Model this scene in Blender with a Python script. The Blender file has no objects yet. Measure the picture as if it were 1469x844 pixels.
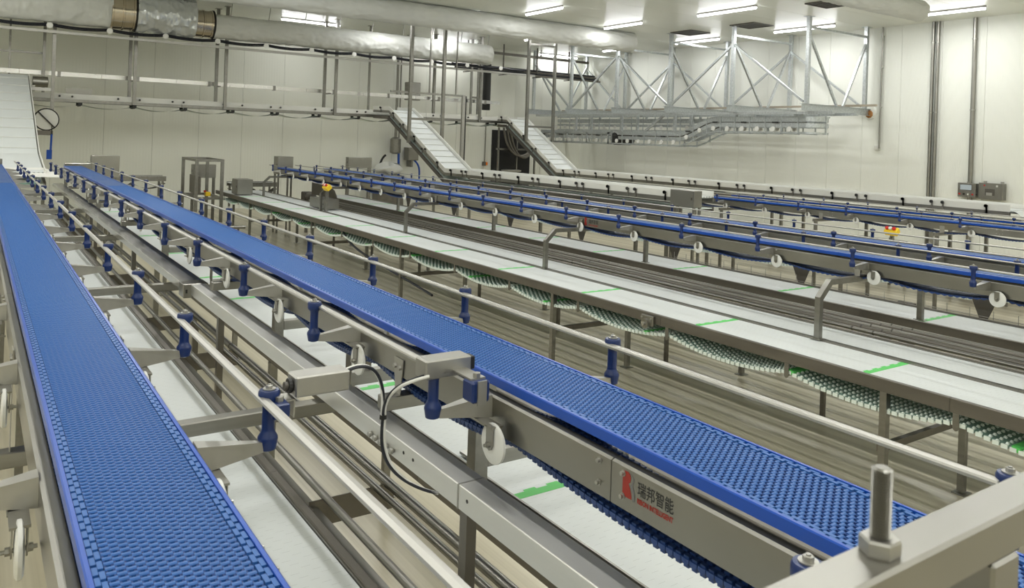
import bpy, math, random
from math import sin, cos, pi, sqrt, atan, degrees, hypot, radians
from mathutils import Vector, Matrix, noise
random.seed(7)
SC = bpy.context.scene
COL = SC.collection

# ------------------------------------------------------------------ camera
HC = 2.61
CAM = Vector((0, 0, HC))
FPX = 1135.71; PX, PY = 734.5, 201.07          # focal length and principal point, photo pixels
AZ = radians(34.274); ROLL = atan(0.035)
FW = Vector((sin(AZ), cos(AZ), 0)); RT = Vector((cos(AZ), -sin(AZ), 0)); UP = Vector((0, 0, 1))
CX = RT * cos(ROLL) + UP * sin(ROLL); CY = -RT * sin(ROLL) + UP * cos(ROLL)
cam = bpy.data.cameras.new('camera'); camo = bpy.data.objects.new('camera', cam); COL.objects.link(camo)
camo.matrix_world = Matrix(((CX.x, CY.x, -FW.x, 0), (CX.y, CY.y, -FW.y, 0), (CX.z, CY.z, -FW.z, HC), (0, 0, 0, 1)))
cam.sensor_width = 36; cam.lens = FPX / 1469 * 36
cam.shift_x = 0; cam.shift_y = -(422 - PY) / 1469
cam.clip_start = .02; cam.clip_end = 200
SC.camera = camo
cam.dof.use_dof = True; cam.dof.focus_distance = 5.0; cam.dof.aperture_fstop = 11.0

def at(u, v, **k):
    "point where the line of sight through photo pixel (u, v) meets a real plane x=, y= or z="
    d = FW + CX * ((u - PX) / FPX) - CY * ((v - PY) / FPX)
    (n, val), = k.items(); i = 'xyz'.index(n)
    return CAM + d * ((val - CAM[i]) / d[i])

# ------------------------------------------------------------------ world, exposure, lamps' strength
SC.view_settings.view_transform = 'Standard'; SC.view_settings.look = 'None'
SC.view_settings.gamma = 1; SC.view_settings.use_curve_mapping = False
SC.view_settings.exposure = 0.36
w = bpy.data.worlds.new('world'); SC.world = w; w.use_nodes = True
w.node_tree.nodes['Background'].inputs[0].default_value = (.9, .93, 1, 1)
w.node_tree.nodes['Background'].inputs[1].default_value = .0
LAMP_W = 56.0
try:
    SC.cycles.max_bounces = 8; SC.cycles.diffuse_bounces = 5; SC.cycles.glossy_bounces = 4
    SC.cycles.sample_clamp_indirect = 6; SC.cycles.caustics_reflective = False; SC.cycles.caustics_refractive = False
except Exception:
    pass

# ------------------------------------------------------------------ materials
M = {}
def mat(name, col, rough=.5, metal=0., spec=.5, bump=None, vary=None, emit=None, alpha=None):
    """bump=(kind, scale xyz, strength) ; vary=(scale xyz, amount)"""
    m = bpy.data.materials.new(name); m.use_nodes = True
    nt = m.node_tree; b = nt.nodes['Principled BSDF']
    b.inputs['Base Color'].default_value = (*col, 1); b.inputs['Roughness'].default_value = rough
    b.inputs['Metallic'].default_value = metal; b.inputs['Specular IOR Level'].default_value = spec
    if emit: b.inputs['Emission Color'].default_value = (*emit[0], 1); b.inputs['Emission Strength'].default_value = emit[1]
    if alpha: b.inputs['Transmission Weight'].default_value = alpha
    tc = nt.nodes.new('ShaderNodeTexCoord')
    def mapped(scale):
        mp = nt.nodes.new('ShaderNodeMapping'); mp.inputs['Scale'].default_value = scale
        nt.links.new(tc.outputs['Object'], mp.inputs[0]); return mp
    if vary:
        n = nt.nodes.new('ShaderNodeTexNoise'); n.inputs['Scale'].default_value = 1; n.inputs['Detail'].default_value = 4
        nt.links.new(mapped(vary[0]).outputs[0], n.inputs['Vector'])
        r = nt.nodes.new('ShaderNodeMapRange'); a = vary[1]
        r.inputs['From Min'].default_value = .3; r.inputs['From Max'].default_value = .7
        r.inputs['To Min'].default_value = 1 - a; r.inputs['To Max'].default_value = 1 + a * .5
        nt.links.new(n.outputs['Fac'], r.inputs['Value'])
        mx = nt.nodes.new('ShaderNodeVectorMath'); mx.operation = 'SCALE'
        mx.inputs[0].default_value = col; nt.links.new(r.outputs[0], mx.inputs['Scale'])
        nt.links.new(mx.outputs[0], b.inputs['Base Color'])
        r2 = nt.nodes.new('ShaderNodeMapRange'); r2.inputs['To Min'].default_value = rough * .75; r2.inputs['To Max'].default_value = min(1, rough * 1.25)
        nt.links.new(n.outputs['Fac'], r2.inputs['Value']); nt.links.new(r2.outputs[0], b.inputs['Roughness'])
    if bump:
        if bump[0] == 'noise':
            n = nt.nodes.new('ShaderNodeTexNoise'); n.inputs['Scale'].default_value = 1; n.inputs['Detail'].default_value = 5; out = n.outputs['Fac']
            nt.links.new(mapped(bump[1]).outputs[0], n.inputs['Vector'])
        else:
            n = nt.nodes.new('ShaderNodeTexWave'); n.wave_type = 'BANDS'; n.bands_direction = bump[3]; n.inputs['Scale'].default_value = 1; out = n.outputs['Fac']
            n.wave_profile = 'SIN'
            nt.links.new(mapped(bump[1]).outputs[0], n.inputs['Vector'])
        bp = nt.nodes.new('ShaderNodeBump'); bp.inputs['Strength'].default_value = bump[2]; bp.inputs['Distance'].default_value = .01
        nt.links.new(out, bp.inputs['Height']); nt.links.new(bp.outputs[0], b.inputs['Normal'])
    M[name] = m; return m

mat('steel_bright', (.74, .735, .71), .42, .9, vary=((8, .8, 8), .10))
mat('steel', (.27, .263, .24), .34, .95, vary=((18, 1.2, 18), .16))
mat('steel_cross', (.31, .302, .275), .34, .95, vary=((1.2, 18, 18), .16))
mat('steel_plate', (.31, .303, .276), .32, .95, vary=((3, 1.5, 3), .12))
mat('steel_dull', (.19, .177, .155), .42, .8, vary=((9, 1.5, 9), .15))
mat('steel_satin', (.42, .412, .385), .40, .9, vary=((25, 25, 25), .05))
mat('steel_mirror', (.66, .65, .63), .25, 1.0, vary=((8, .6, 8), .08))
mat('steel_dark', (.12, .112, .10), .5, .6)
mat('galvanised', (.58, .61, .62), .38, .85, vary=((20, 20, 20), .2))
mat('rail_white', (.47, .46, .43), .42, .85)
mat('lamp_case', (.35, .34, .32), .5)
mat('blue_belt', (.030, .122, .385), .40, spec=.35, vary=((6, 2, 6), .10))
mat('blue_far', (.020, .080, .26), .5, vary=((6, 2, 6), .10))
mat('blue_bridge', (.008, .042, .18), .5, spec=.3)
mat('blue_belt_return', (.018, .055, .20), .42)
mat('blue_strip', (.004, .070, .42), .3)
mat('navy', (.006, .024, .12), .28)
mat('white_plastic', (.72, .72, .68), .42)
mat('white_roller', (.74, .74, .71), .35)
mat('belt_side', (.62, .68, .66), .5)
mat('green_row', (.10, .56, .12), .5)
mat('mint_belt', (.22, .36, .30), .5, vary=((14, 14, 14), .2))  # pale return belt: its shaded teal is put into the base colour
mat('mint_bump', (.74, .82, .77), .4)
mat('black', (.012, .012, .012), .5)
mat('duct_fabric', (.70, .71, .69), .75, bump=('noise', (2.5, 6, 6), 1.0), vary=((1.2, 2, 2), .06))
mat('duct_film', (.72, .75, .78), .18, .55, bump=('noise', (2.2, 2.2, 2.2), 1.0))
mat('duct_metal', (.62, .55, .45), .15, 1.0, bump=('noise', (6, 3, 3), .5))
mat('wall_paint', (.86, .87, .80), .45, bump=('wave', (7, 7, 0), .12, 'DIAGONAL'))
mat('wall_paint_right', (.86, .875, .82), .36, bump=('wave', (0, 9, 0), .35, 'Y'))
mat('ceiling_paint', (.86, .87, .80), .28, bump=('wave', (0, 8, 0), .6, 'Y'))
mat('seam', (.50, .50, .45), .6)
mat('cable_black', (.01, .012, .02), .45)
mat('cable_white', (.75, .75, .72), .4)
mat('clip_white', (.85, .85, .82), .4)
mat('yellow', (.80, .55, .02), .4)
mat('red', (.55, .02, .015), .35)
mat('orange', (.85, .22, .02), .4)
mat('print_red', (.30, .025, .015), .5)
mat('print_black', (.02, .02, .02), .5)
mat('print_grey', (.16, .16, .16), .5)
mat('screen', (.12, .14, .15), .2, emit=((.55, .62, .62), .35))
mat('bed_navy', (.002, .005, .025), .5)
mat('dark_gap', (.02, .02, .02), .8)
mat('tan_steel', (.42, .37, .29), .5)
mat('pallet_wood', (.55, .38, .19), .7, vary=((3, 20, 3), .2))
mat('foam', (.42, .20, .07), .85, bump=('noise', (30, 30, 30), .8))
mat('sticker_green', (.45, .75, .05), .5)
m = mat('lamp_tube', (1, 1, 1), .4, emit=((.97, .98, 1.0), 15.0))
# floor : beige epoxy with shadow bands of the rails painted in as long faint streaks
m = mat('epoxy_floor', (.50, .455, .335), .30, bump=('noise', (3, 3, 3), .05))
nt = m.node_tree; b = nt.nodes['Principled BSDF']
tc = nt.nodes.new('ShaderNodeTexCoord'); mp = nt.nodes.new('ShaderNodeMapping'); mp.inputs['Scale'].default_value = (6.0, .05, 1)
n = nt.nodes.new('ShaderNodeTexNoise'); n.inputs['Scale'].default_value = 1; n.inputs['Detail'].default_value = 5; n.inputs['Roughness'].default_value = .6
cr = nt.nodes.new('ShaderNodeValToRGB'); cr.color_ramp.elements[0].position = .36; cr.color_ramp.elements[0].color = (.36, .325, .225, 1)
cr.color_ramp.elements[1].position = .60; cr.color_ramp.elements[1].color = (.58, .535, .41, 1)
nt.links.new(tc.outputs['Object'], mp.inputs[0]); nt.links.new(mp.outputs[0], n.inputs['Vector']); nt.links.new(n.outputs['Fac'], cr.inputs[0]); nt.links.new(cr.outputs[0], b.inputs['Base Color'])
# white modular belt : flat modules, short slits between them
def slit_mat(name, base, sx, sy):
    m = mat(name, base, .42)
    nt = m.node_tree; b = nt.nodes['Principled BSDF']
    tc = nt.nodes.new('ShaderNodeTexCoord'); sp = nt.nodes.new('ShaderNodeSeparateXYZ'); nt.links.new(tc.outputs['Object'], sp.inputs[0])
    def op(o, a_, b_):
        q = nt.nodes.new('ShaderNodeMath'); q.operation = o
        for i_, w_ in enumerate((a_, b_)):
            if w_ is None: continue
            if isinstance(w_, (int, float)): q.inputs[i_].default_value = w_
            else: nt.links.new(w_, q.inputs[i_])
        return q.outputs[0]
    yy = op('DIVIDE', sp.outputs['Y'], sy); row = op('FLOOR', yy, None); line = op('LESS_THAN', op('FRACT', yy, None), .035)
    xo = op('ADD', op('DIVIDE', sp.outputs['X'], sx), op('MULTIPLY', op('MODULO', row, 3.0), .37)); dash = op('LESS_THAN', op('FRACT', xo, None), .42)
    fac = op('MULTIPLY', line, dash)
    mx = nt.nodes.new('ShaderNodeMix'); mx.data_type = 'RGBA'; mx.inputs[6].default_value = (*base, 1); mx.inputs[7].default_value = (.36, .38, .37, 1)
    nt.links.new(fac, mx.inputs[0]); nt.links.new(mx.outputs[2], b.inputs['Base Color'])
slit_mat('white_belt', (.62, .65, .645), .075, .030)

# ------------------------------------------------------------------ mesh helper
class MB:
    def __init__(s): s.v = []; s.f = []; s.m = []; s.cur = 0
    def add(s, vs, fs):
        o = len(s.v); s.v += [tuple(p) for p in vs]; s.f += [tuple(i + o for i in q) for q in fs]; s.m += [s.cur] * len(fs); return s
    def box(s, x0, x1, y0, y1, z0, z1):
        return s.add([(x0,y0,z0),(x1,y0,z0),(x1,y1,z0),(x0,y1,z0),(x0,y0,z1),(x1,y0,z1),(x1,y1,z1),(x0,y1,z1)],
                     [(0,3,2,1),(4,5,6,7),(0,1,5,4),(1,2,6,5),(2,3,7,6),(3,0,4,7)])
    def bevbox(s, x0, x1, y0, y1, z0, z1, b=.004):
        # box with chamfered vertical and top/bottom edges: three rings
        def ring(k, z): return [(x0+k,y0,z),(x1-k,y0,z),(x1,y0+k,z),(x1,y1-k,z),(x1-k,y1,z),(x0+k,y1,z),(x0,y1-k,z),(x0,y0+k,z)]
        def inn(z): return [(x0+b,y0+b,z),(x1-b,y0+b,z),(x1-b,y0+b,z),(x1-b,y1-b,z),(x1-b,y1-b,z),(x0+b,y1-b,z),(x0+b,y1-b,z),(x0+b,y0+b,z)]
        vs = inn(z0) + ring(b, z0+b) + ring(b, z1-b) + inn(z1)
        fs = []
        for r in range(3):
            for i in range(8):
                j = (i+1) % 8; fs.append((r*8+i, r*8+j, (r+1)*8+j, (r+1)*8+i))
        fs.append(tuple(range(24, 32))); fs.append(tuple(reversed(range(8))))
        return s.add(vs, fs)
    def bar(s, p, q, w, h=None, roll=None):
        "rectangular bar from p to q; w across, h in the 'up' sense"
        h = h or w; p = Vector(p); q = Vector(q); d = (q-p).normalized()
        up = Vector((0,0,1)) if abs(d.z) < .97 else Vector((0,1,0))
        if roll: up = Vector(roll)
        a = d.cross(up).normalized(); u = a.cross(d).normalized()
        a *= w/2; u *= h/2
        vs = [p-a-u,p+a-u,p+a+u,p-a+u,q-a-u,q+a-u,q+a+u,q-a+u]
        return s.add(vs, [(0,1,2,3),(7,6,5,4),(0,4,5,1),(1,5,6,2),(2,6,7,3),(3,7,4,0)])
    def tube(s, pts, r, n=10, caps=True, rs=None):
        pts = [Vector(p) for p in pts]; rings = []; N = len(pts)
        pa = None
        for i, p in enumerate(pts):
            d = (pts[min(i+1,N-1)] - pts[max(i-1,0)]).normalized()
            if pa is None:
                up = Vector((0,0,1)) if abs(d.z) < .95 else Vector((1,0,0)); a = d.cross(up).normalized()
            else:
                a = (pa - d*pa.dot(d)).normalized()
            pa = a; b_ = d.cross(a)
            rr = rs[i] if rs else r
            rings.append([p + a*cos(2*pi*k/n)*rr + b_*sin(2*pi*k/n)*rr for k in range(n)])
        vs = [v for R in rings for v in R]; fs = []
        for i in range(N-1):
            for k in range(n):
                j = (k+1) % n; fs.append((i*n+k, i*n+j, (i+1)*n+j, (i+1)*n+k))
        if caps: fs.append(tuple(reversed(range(n)))); fs.append(tuple((N-1)*n+k for k in range(n)))
        return s.add(vs, fs)
    def lathe(s, prof, c=(0,0,0), n=16, axis='z'):
        "prof = [(r, z)...] closed at the ends"
        vs = []; fs = []
        for r, z in prof:
            for k in range(n):
                a = 2*pi*k/n; x, y = r*cos(a), r*sin(a)
                p = (x,y,z) if axis == 'z' else ((z,x,y) if axis == 'x' else (y,z,x))
                vs.append((c[0]+p[0], c[1]+p[1], c[2]+p[2]))
        for i in range(len(prof)-1):
            for k in range(n):
                j = (k+1) % n; fs.append((i*n+k, i*n+j, (i+1)*n+j, (i+1)*n+k))
        fs.append(tuple(reversed(range(n)))); fs.append(tuple((len(prof)-1)*n+k for k in range(n)))
        return s.add(vs, fs)
    def prism(s, poly, y0, y1, plane='xz'):
        "extrude a polygon given in a plane along the third axis"
        def P(a, b_, t): return {'xz': (a,t,b_), 'yz': (t,a,b_), 'xy': (a,b_,t)}[plane]
        n = len(poly); vs = [P(a,b_,y0) for a,b_ in poly] + [P(a,b_,y1) for a,b_ in poly]
        fs = [(i,(i+1)%n,n+(i+1)%n,n+i) for i in range(n)] + [tuple(reversed(range(n))), tuple(range(n,2*n))]
        return s.add(vs, fs)
    def grid(s, fn, nu, nv):
        vs = [fn(i/nu, j/nv) for i in range(nu+1) for j in range(nv+1)]
        fs = [(i*(nv+1)+j, (i+1)*(nv+1)+j, (i+1)*(nv+1)+j+1, i*(nv+1)+j+1) for i in range(nu) for j in range(nv)]
        return s.add(vs, fs)
    def data(s, name, mats, smooth=False):
        me = bpy.data.meshes.new(name); me.from_pydata(s.v, [], s.f)
        if isinstance(mats, str): mats = [mats]
        for k in mats: me.materials.append(M[k])
        if len(mats) > 1: me.polygons.foreach_set('material_index', s.m)
        me.update()
        if smooth:
            try:
                me.shade_smooth(); me.set_sharp_from_angle(angle=radians(38))
            except Exception: pass
        # make normals consistent
        import bmesh
        if len(s.f) < 40000:
            bm = bmesh.new(); bm.from_mesh(me); bmesh.ops.recalc_face_normals(bm, faces=bm.faces); bm.to_mesh(me); bm.free()
        return me
    def build(s, name, mats, parent=None, loc=None, smooth=False, kind=None):
        return put(name, s.data(name, mats, smooth), parent, loc, kind)
def put(name, me, parent=None, loc=None, kind=None):
    o = bpy.data.objects.new(name, me); COL.objects.link(o)
    if parent: o.parent = parent
    if loc is not None: o.location = loc
    if kind: o['kind'] = kind
    return o
def thing(name, label, cat, loc=(0,0,0), group=None, rz=0):
    o = bpy.data.objects.new(name, None); COL.objects.link(o); o.location = loc; o.rotation_euler.z = rz
    o.empty_display_size = .1
    o['label'] = label; o['category'] = cat
    if group: o['group'] = group
    return o
def tag(o, label, cat, group=None):
    o['label'] = label; o['category'] = cat
    if group: o['group'] = group
    return o
def struct(mb, name, mats, parent=None, smooth=False):
    o = mb.build(name, mats, parent, smooth=smooth)
    if not parent: o['kind'] = 'structure'
    return o

# ================================================================== THE ROOM
XW, YW, ZC, XL, YB = 22.0, 27.0, 6.30, -9.0, -7.0
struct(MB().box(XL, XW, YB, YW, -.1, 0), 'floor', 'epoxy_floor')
cl_ = struct(MB().box(XL, XW, YB, YW, ZC+.03, ZC+.13), 'ceiling', 'seam')
pm = MB().box(XL, XW, 0, 1.125, ZC, ZC+.03).data('ceiling_panel', 'ceiling_paint')
k = 0
while YB + 1.1334*k < YW - .3: put('ceiling_panel', pm, cl_, (0, YB+1.1334*k, 0)); k += 1
wb = struct(MB().box(XL, XW+.1, YW+.03, YW+.13, 0, ZC), 'wall_back', 'seam')
x = XL; pit = 1.38; x0 = 3.31 - pit*9
pm = MB().box(0, pit-.008, YW, YW+.03, 0, ZC).data('wall_panel', 'wall_paint')
k = 0
while x0 + pit*k < XW - .1:
    xx = x0 + pit*k
    if xx >= XL:
        if xx + pit > XW: MB().box(xx, XW, YW, YW+.03, 0, ZC).build('wall_panel', 'wall_paint', wb)
        else: put('wall_panel', pm, wb, (xx, 0, 0))
    k += 1
wr = struct(MB().box(XW+.03, XW+.13, YB, YW+.1, 0, ZC), 'wall_right', 'seam')
pm = MB().box(XW, XW+.03, 0, 1.142, 0, ZC).data('wall_panel', 'wall_paint_right')
k = 0
while YB + 1.15*k < YW:
    yy = YB + 1.15*k
    if yy + 1.15 > YW: MB().box(XW, XW+.03, yy, YW, 0, ZC).build('wall_panel', 'wall_paint_right', wr)
    else: put('wall_panel', pm, wr, (0, yy, 0))
    k += 1
struct(MB().box(XL-.1, XL, YB, YW+.1, 0, ZC), 'wall_left', 'wall_paint')
struct(MB().box(XL-.1, XW+.1, YB-.1, YB, 0, ZC), 'wall_front', 'wall_paint')
# dark doorway panel opening area on the back wall, beyond the third incline
struct(MB().box(17.4, 19.3, YW-.04, YW, 0, 3.0), 'door_1', 'dark_gap')

# ================================================================== LAMPS
def lamp(x, y, along, label, ln=2.0, group=None, power=1.0):
    t = thing('ceiling_light', label, 'light', (x, y, ZC), group)
    h = ln/2
    if along == 'y':
        MB().box(-.028, .028, -h, h, -.055, 0).build('housing', 'lamp_case', t)
        MB().tube([(0,-h+.02,-.075),(0,h-.02,-.075)], .032, 8).build('tube', 'lamp_tube', t)
    else:
        MB().box(-h, h, -.028, .028, -.055, 0).build('housing', 'lamp_case', t)
        MB().tube([(-h+.02,0,-.075),(h-.02,0,-.075)], .032, 8).build('tube', 'lamp_tube', t)
    l = bpy.data.lights.new('lamp_light', 'AREA'); l.shape = 'RECTANGLE'; l.energy = LAMP_W*power; l.color = (1.0, 1.0, .965)
    l.size, l.size_y = (.08, ln) if along == 'y' else (ln, .08)
    lo = bpy.data.objects.new('lamp_light', l); COL.objects.link(lo); lo.location = (x, y, ZC-.125)
rest = 'strip lights out of the picture over the near lines'
L = [(10.6,21.7,'y',2.0,'strip light left of the stainless hangers, pointing along the lines'),
     (13.05,22.1,'y',2.0,'strip light just right of the smoke detector, below the long grey duct'),
     (16.35,22.5,'y',1.8,'strip light showing just under the middle of the long grey duct'),
     (13.05,17.8,'y',1.7,'strip light above the long grey duct at the top edge of the picture'),
     (16.35,18.2,'y',1.7,'strip light right above the far end of the long grey duct'),
     (20.4,23.1,'y',1.4,'small strip light seen below the closed end of the long grey duct'),
     (20.5,19.0,'y',2.0,'strip light behind the square vent above the steel trusses'),
     (16.5,14.3,'y',2.0,'strip light at the top edge above the middle truss'),
     (20.4,14.7,'y',2.1,'strip light over the nearest truss, left of its tall column'),
     (20.3,10.5,'y',2.0,'longest strip light, beside the duct at the top right'),
     (9.05,25.15,'x',2.0,'strip light crossing over the left fabric duct'),
     (15.1,26.3,'x',2.0,'strip light crossing above the right end of the left fabric duct'),
     (20.4,27.0-.35,'x',2.0,'strip light far back behind the first truss column')]
for x, y, a, ln, lb in L: lamp(x, y, a, lb, ln, power=(.3 if a == 'x' else .5 if 16 < y else .9))
for x in (-6, -2.2, 2.0, 6.2, 10.4, 14.5, 18.6):
    for y in (-4.5, -.3, 3.9, 7.6, 13.0):
        if x > 14 and y > 8: continue
        if x > 16 and y > 5: continue
        lamp(x, y, 'y', 'strip light out of the picture over the near lines', 2.0, rest, .62 if y < 10 else .8)
for x, y in ((-6,17),(-2,17),(2,16.6),(6.2,16.6),(-6,21.3),(-2,21.3)):
    lamp(x, y, 'y', 'strip light out of the picture over the near lines', 2.0, rest, .80)

# ================================================================== BLUE BELT LINES
PITCH = .036; HB = .127
def row_mesh():
    "one belt module: two square-wave ribbons joined by webs, with holes between, and plain blocks at the rims"
    b = MB(); n = 7; x0 = -HB + .020; c = (2*HB - .040)/n
    for rib in (0, .018):
        for i in range(n):
            for half in (0, 1):
                xa = x0 + i*c + half*c/2; o = rib + (.0045 if half == 0 else -.0045)
                b.cur = 0
                b.prism([(o-.0040,-.010),(o-.0040,-.0022),(o-.0018,0),(o+.0030,0),(o+.0040,-.0014),(o+.0040,-.010)], xa-.0002, xa+c/2+.0002, 'yz')
                b.cur = 1
                b.box(xa, xa+c*.13, o+.0035, o+.0150, -.010, -.0024); b.box(xa+c*.37, xa+c/2, o+.0035, o+.0150, -.010, -.0024)
    b.cur = 0
    for s_ in (-1, 1):
        for k, o in ((0, 0.), (1, .018)):
            xa = s_*(HB - .0095*k); xb = s_*(HB - .0095*(k+1) + .0008)
            y0 = o - .013; y1 = o + .014
            b.box(min(xa,xb), max(xa,xb), y0, y1, -.010, .0012)
    return b
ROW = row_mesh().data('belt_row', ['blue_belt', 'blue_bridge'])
def coarse_belt(b, y0, y1, p=.05):
    "farther off: low ridged surface with a serrated rim"
    n = int((y1-y0)/p)
    for i in range(n):
        y = y0 + i*p
        b.box(-HB, HB, y+p*.08, y+p*.92, -.012, 0)
        for s in (-1, 1):
            b.box(s*HB-.004, s*HB+.004, y+p*.1, y+p*.6, -.010, .003)

def post_mesh():
    return MB().lathe([(.012,-.094),(.0215,-.090),(.0265,-.062),(.0255,-.056),(.018,-.044),(.0165,-.036),(.0165,.022),(.0185,.030),(.0265,.038),(.028,.043),(.028,.060),(.025,.066),(.010,.067)], n=16).data('guide_post', 'navy', smooth=True)
def bolt_mesh():
    b = MB(); b.lathe([(.017,.067),(.017,.0695),(.009,.0695)], n=14); b.lathe([(.0095,.069),(.0095,.077),(.007,.078)], n=6)
    b.lathe([(.0045,.078),(.0045,.0805)], n=8); return b.data('post_bolt', 'steel_satin')
def arm_mesh():
    b = MB()
    # folded sheet wedge from the frame (u=0) out to the post (u=.175)
    vs = [(0,-.030,-.040),(0,.022,-.040),(0,-.034,-.108),(0,.022,-.108),(.170,-.006,-.066),(.170,.010,-.066),(.170,-.006,-.092),(.170,.010,-.092)]
    b.add(vs, [(0,4,5,1),(2,3,7,6),(0,2,6,4),(1,5,7,3),(4,6,7,5),(0,1,3,2)])
    return b.data('arm_bracket', 'steel_satin')
def wheel_mesh():
    b = MB(); b.lathe([(.02,-.010),(.054,-.008),(.060,-.004),(.060,.004),(.054,.008),(.02,.010)], c=(0,0,-.160), n=28, axis='x')
    return b.data('return_wheel', 'white_roller', smooth=True)
def hanger_mesh():
    b = MB()
    poly = [(-.018,-.106),(.018,-.106),(.018,-.160),(.012,-.172),(0,-.178),(-.012,-.172),(-.018,-.160)]
    b.prism(poly, .013, .016, 'yz'); b.prism(poly, -.016, -.013, 'yz'); b.box(-.020,.020,-.018,.018,-.110,-.104)
    b.box(-.02, .02, .01, .12, -.110, -.105)
    b.lathe([(.009,-.026),(.009,-.016)], c=(0,0,-.160), n=6, axis='x'); b.lathe([(.009,.016),(.009,.026)], c=(0,0,-.160), n=6, axis='x')
    b.lathe([(.005,-.034),(.005,.034)], c=(0,0,-.160), n=8, axis='x')
    return b.data('wheel_hanger', 'steel_plate')
POST, BOLT, ARM, WHEEL, HANG = post_mesh(), bolt_mesh(), arm_mesh(), wheel_mesh(), hanger_mesh()
def side_profile(s):
    p = [(.1375,-.042),(.160,-.042),(.168,-.047),(.168,-.150),(.160,-.150),(.1645,-.146),(.1645,-.052),(.158,-.046),(.1375,-.046)]
    return [(s*a, z) for a, z in p]

def blue_line(xc, zb, y0, y1, posts, label, fine=None, sides=(-1,1), rails=None, seams=(), post_lift=0):
    t = thing('blue_belt_conveyor', label, 'conveyor', (xc, 0, zb))
    ys = [y0] + [s for s in seams if y0 < s < y1] + [y1]
    for s in (-1, 1):
        for a, c in zip(ys, ys[1:]):
            MB().prism(side_profile(s), a+.0015, c-.0015, 'xz').build('side_frame', 'steel_plate', t)
        MB().prism([(s*.1285,-.026),(s*.139,-.026),(s*.139,.001),(s*.136,.0035),(s*.1285,.0035)], y0, y1).build('wear_strip', 'blue_strip', t)
    for yj in seams:      # splice bolts
        for s in (-1, 1):
            for dy in (-.045, .045):
                for dz in (-.062, -.118):
                    b = MB(); b.lathe([(.0085, .168), (.0085,.170),(.0055,.170),(.0055,.178),(.003,.179)], c=(0,0,0), n=8, axis='x')
                    b.v = [(s*x, y+yj+dy, z+dz) for x, y, z in b.v]; b.build('splice_bolt', 'steel_satin', t)
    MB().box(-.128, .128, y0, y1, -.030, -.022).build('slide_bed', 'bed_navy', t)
    if fine:
        n = min(300, int((fine[1]-fine[0])/PITCH))
        for i in range(n): put('belt_row', ROW, t, (0, fine[0]+i*PITCH, 0))
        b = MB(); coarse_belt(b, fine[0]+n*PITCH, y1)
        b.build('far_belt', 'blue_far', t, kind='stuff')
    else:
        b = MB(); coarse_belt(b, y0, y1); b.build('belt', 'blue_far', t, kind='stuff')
    # return strand, sagging from wheel to wheel
    b = MB(); p = .025 if fine else .05
    wy = sorted([q-.11 for q in posts]); n = int((y1-y0)/p)
    def sag(y):
        a = [q for q in wy if q <= y]; c = [q for q in wy if q > y]
        lo = a[-1] if a else y-1; hi = c[0] if c else lo+1
        f = (y-lo)/max(.01, hi-lo); return -.163 - .05*4*f*(1-f)*.8
    for i in range(n):
        y = y0+i*p; za, zc = sag(y), sag(y+p*.9); zt = .017
        x0, x1 = -HB-.004, HB+.004
        b.add([(x0,y,za-zt*.5),(x1,y,za-zt*.5),(x1,y+p*.9,zc-zt*.5),(x0,y+p*.9,zc-zt*.5),(x0,y,za),(x1,y,za),(x1,y+p*.9,zc),(x0,y+p*.9,zc),
               (x0,y+p*.45,(za+zc)/2-zt),(x1,y+p*.45,(za+zc)/2-zt)],
              [(4,5,6,7),(0,8,9,1),(8,3,2,9),(0,1,5,4),(3,7,6,2),(0,4,7,3,8),(1,9,2,6,5)])
        if fine and y < 6:
            for k in range(12):
                xx = x0 + (k+.2)*(x1-x0)/12
                b.box(xx, xx+.012, y+p*.15, y+p*.75, min(za,zc)-zt*1.25, max(za,zc)+.005)
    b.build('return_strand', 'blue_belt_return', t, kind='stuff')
    for s in sides:
        for py in posts:
            po = put('guide_post', POST, t, (s*.3535, py, post_lift))
            if True: put('post_bolt', BOLT, po)
            a = put('arm_bracket', ARM, t, (s*.168, py-.01, 0))
            if s < 0: a.scale.x = -1
            wh = put('return_wheel', WHEEL, t, (s*.205, py-.11, 0)); put('wheel_hanger', HANG, wh)
        for (ra, rb) in (rails or {}).get(s, [(y0, y1)]):
            xs = s*.333
            prof = [(xs-.014,.046),(xs-.012,.051),(xs,.053),(xs+.012,.051),(xs+.014,.046),(xs+.009,.040),(xs+.006,.036),(xs-.006,.036),(xs-.009,.040)]
            MB().prism([(a, z+post_lift) for a, z in prof], ra, rb).build('guide_rail', 'rail_white', t)
    return t
p1 = [.79] + [2.07+k for k in range(15)]
b1 = blue_line(.312, 1.865, .25, 16.7, p1, 'wide bright blue belt line running up the left edge of the picture', fine=(1.0,11.6), seams=(1.48,4.3,7.3,10.3,13.3),
               rails={1: [(.3,16.9)], -1: [(.3,16.9)]})
b2 = blue_line(1.512, 1.865, .15, 16.3, p1, 'blue belt line crossing the centre, red and black company logo on its frame', fine=(.35,11.0), seams=(1.48,4.3,7.3,10.3,13.3),
               rails={-1: [(2.12,16.6)], 1: [(.80,17.2)]})
p2 = [1.0,1.96] + [2.95+.99*k for k in range(18)]
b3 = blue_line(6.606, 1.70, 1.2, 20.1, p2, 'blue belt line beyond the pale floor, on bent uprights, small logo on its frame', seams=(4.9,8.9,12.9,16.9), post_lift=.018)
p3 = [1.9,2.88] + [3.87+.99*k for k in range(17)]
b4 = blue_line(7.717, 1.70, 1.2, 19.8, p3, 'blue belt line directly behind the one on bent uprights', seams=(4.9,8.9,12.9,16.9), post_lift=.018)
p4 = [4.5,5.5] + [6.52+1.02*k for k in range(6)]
b5 = blue_line(13.68, 1.51, 3.5, 12.75, p4, 'far right blue belt line starting at the grey box', seams=(6.0,9.0), post_lift=.018)
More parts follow.
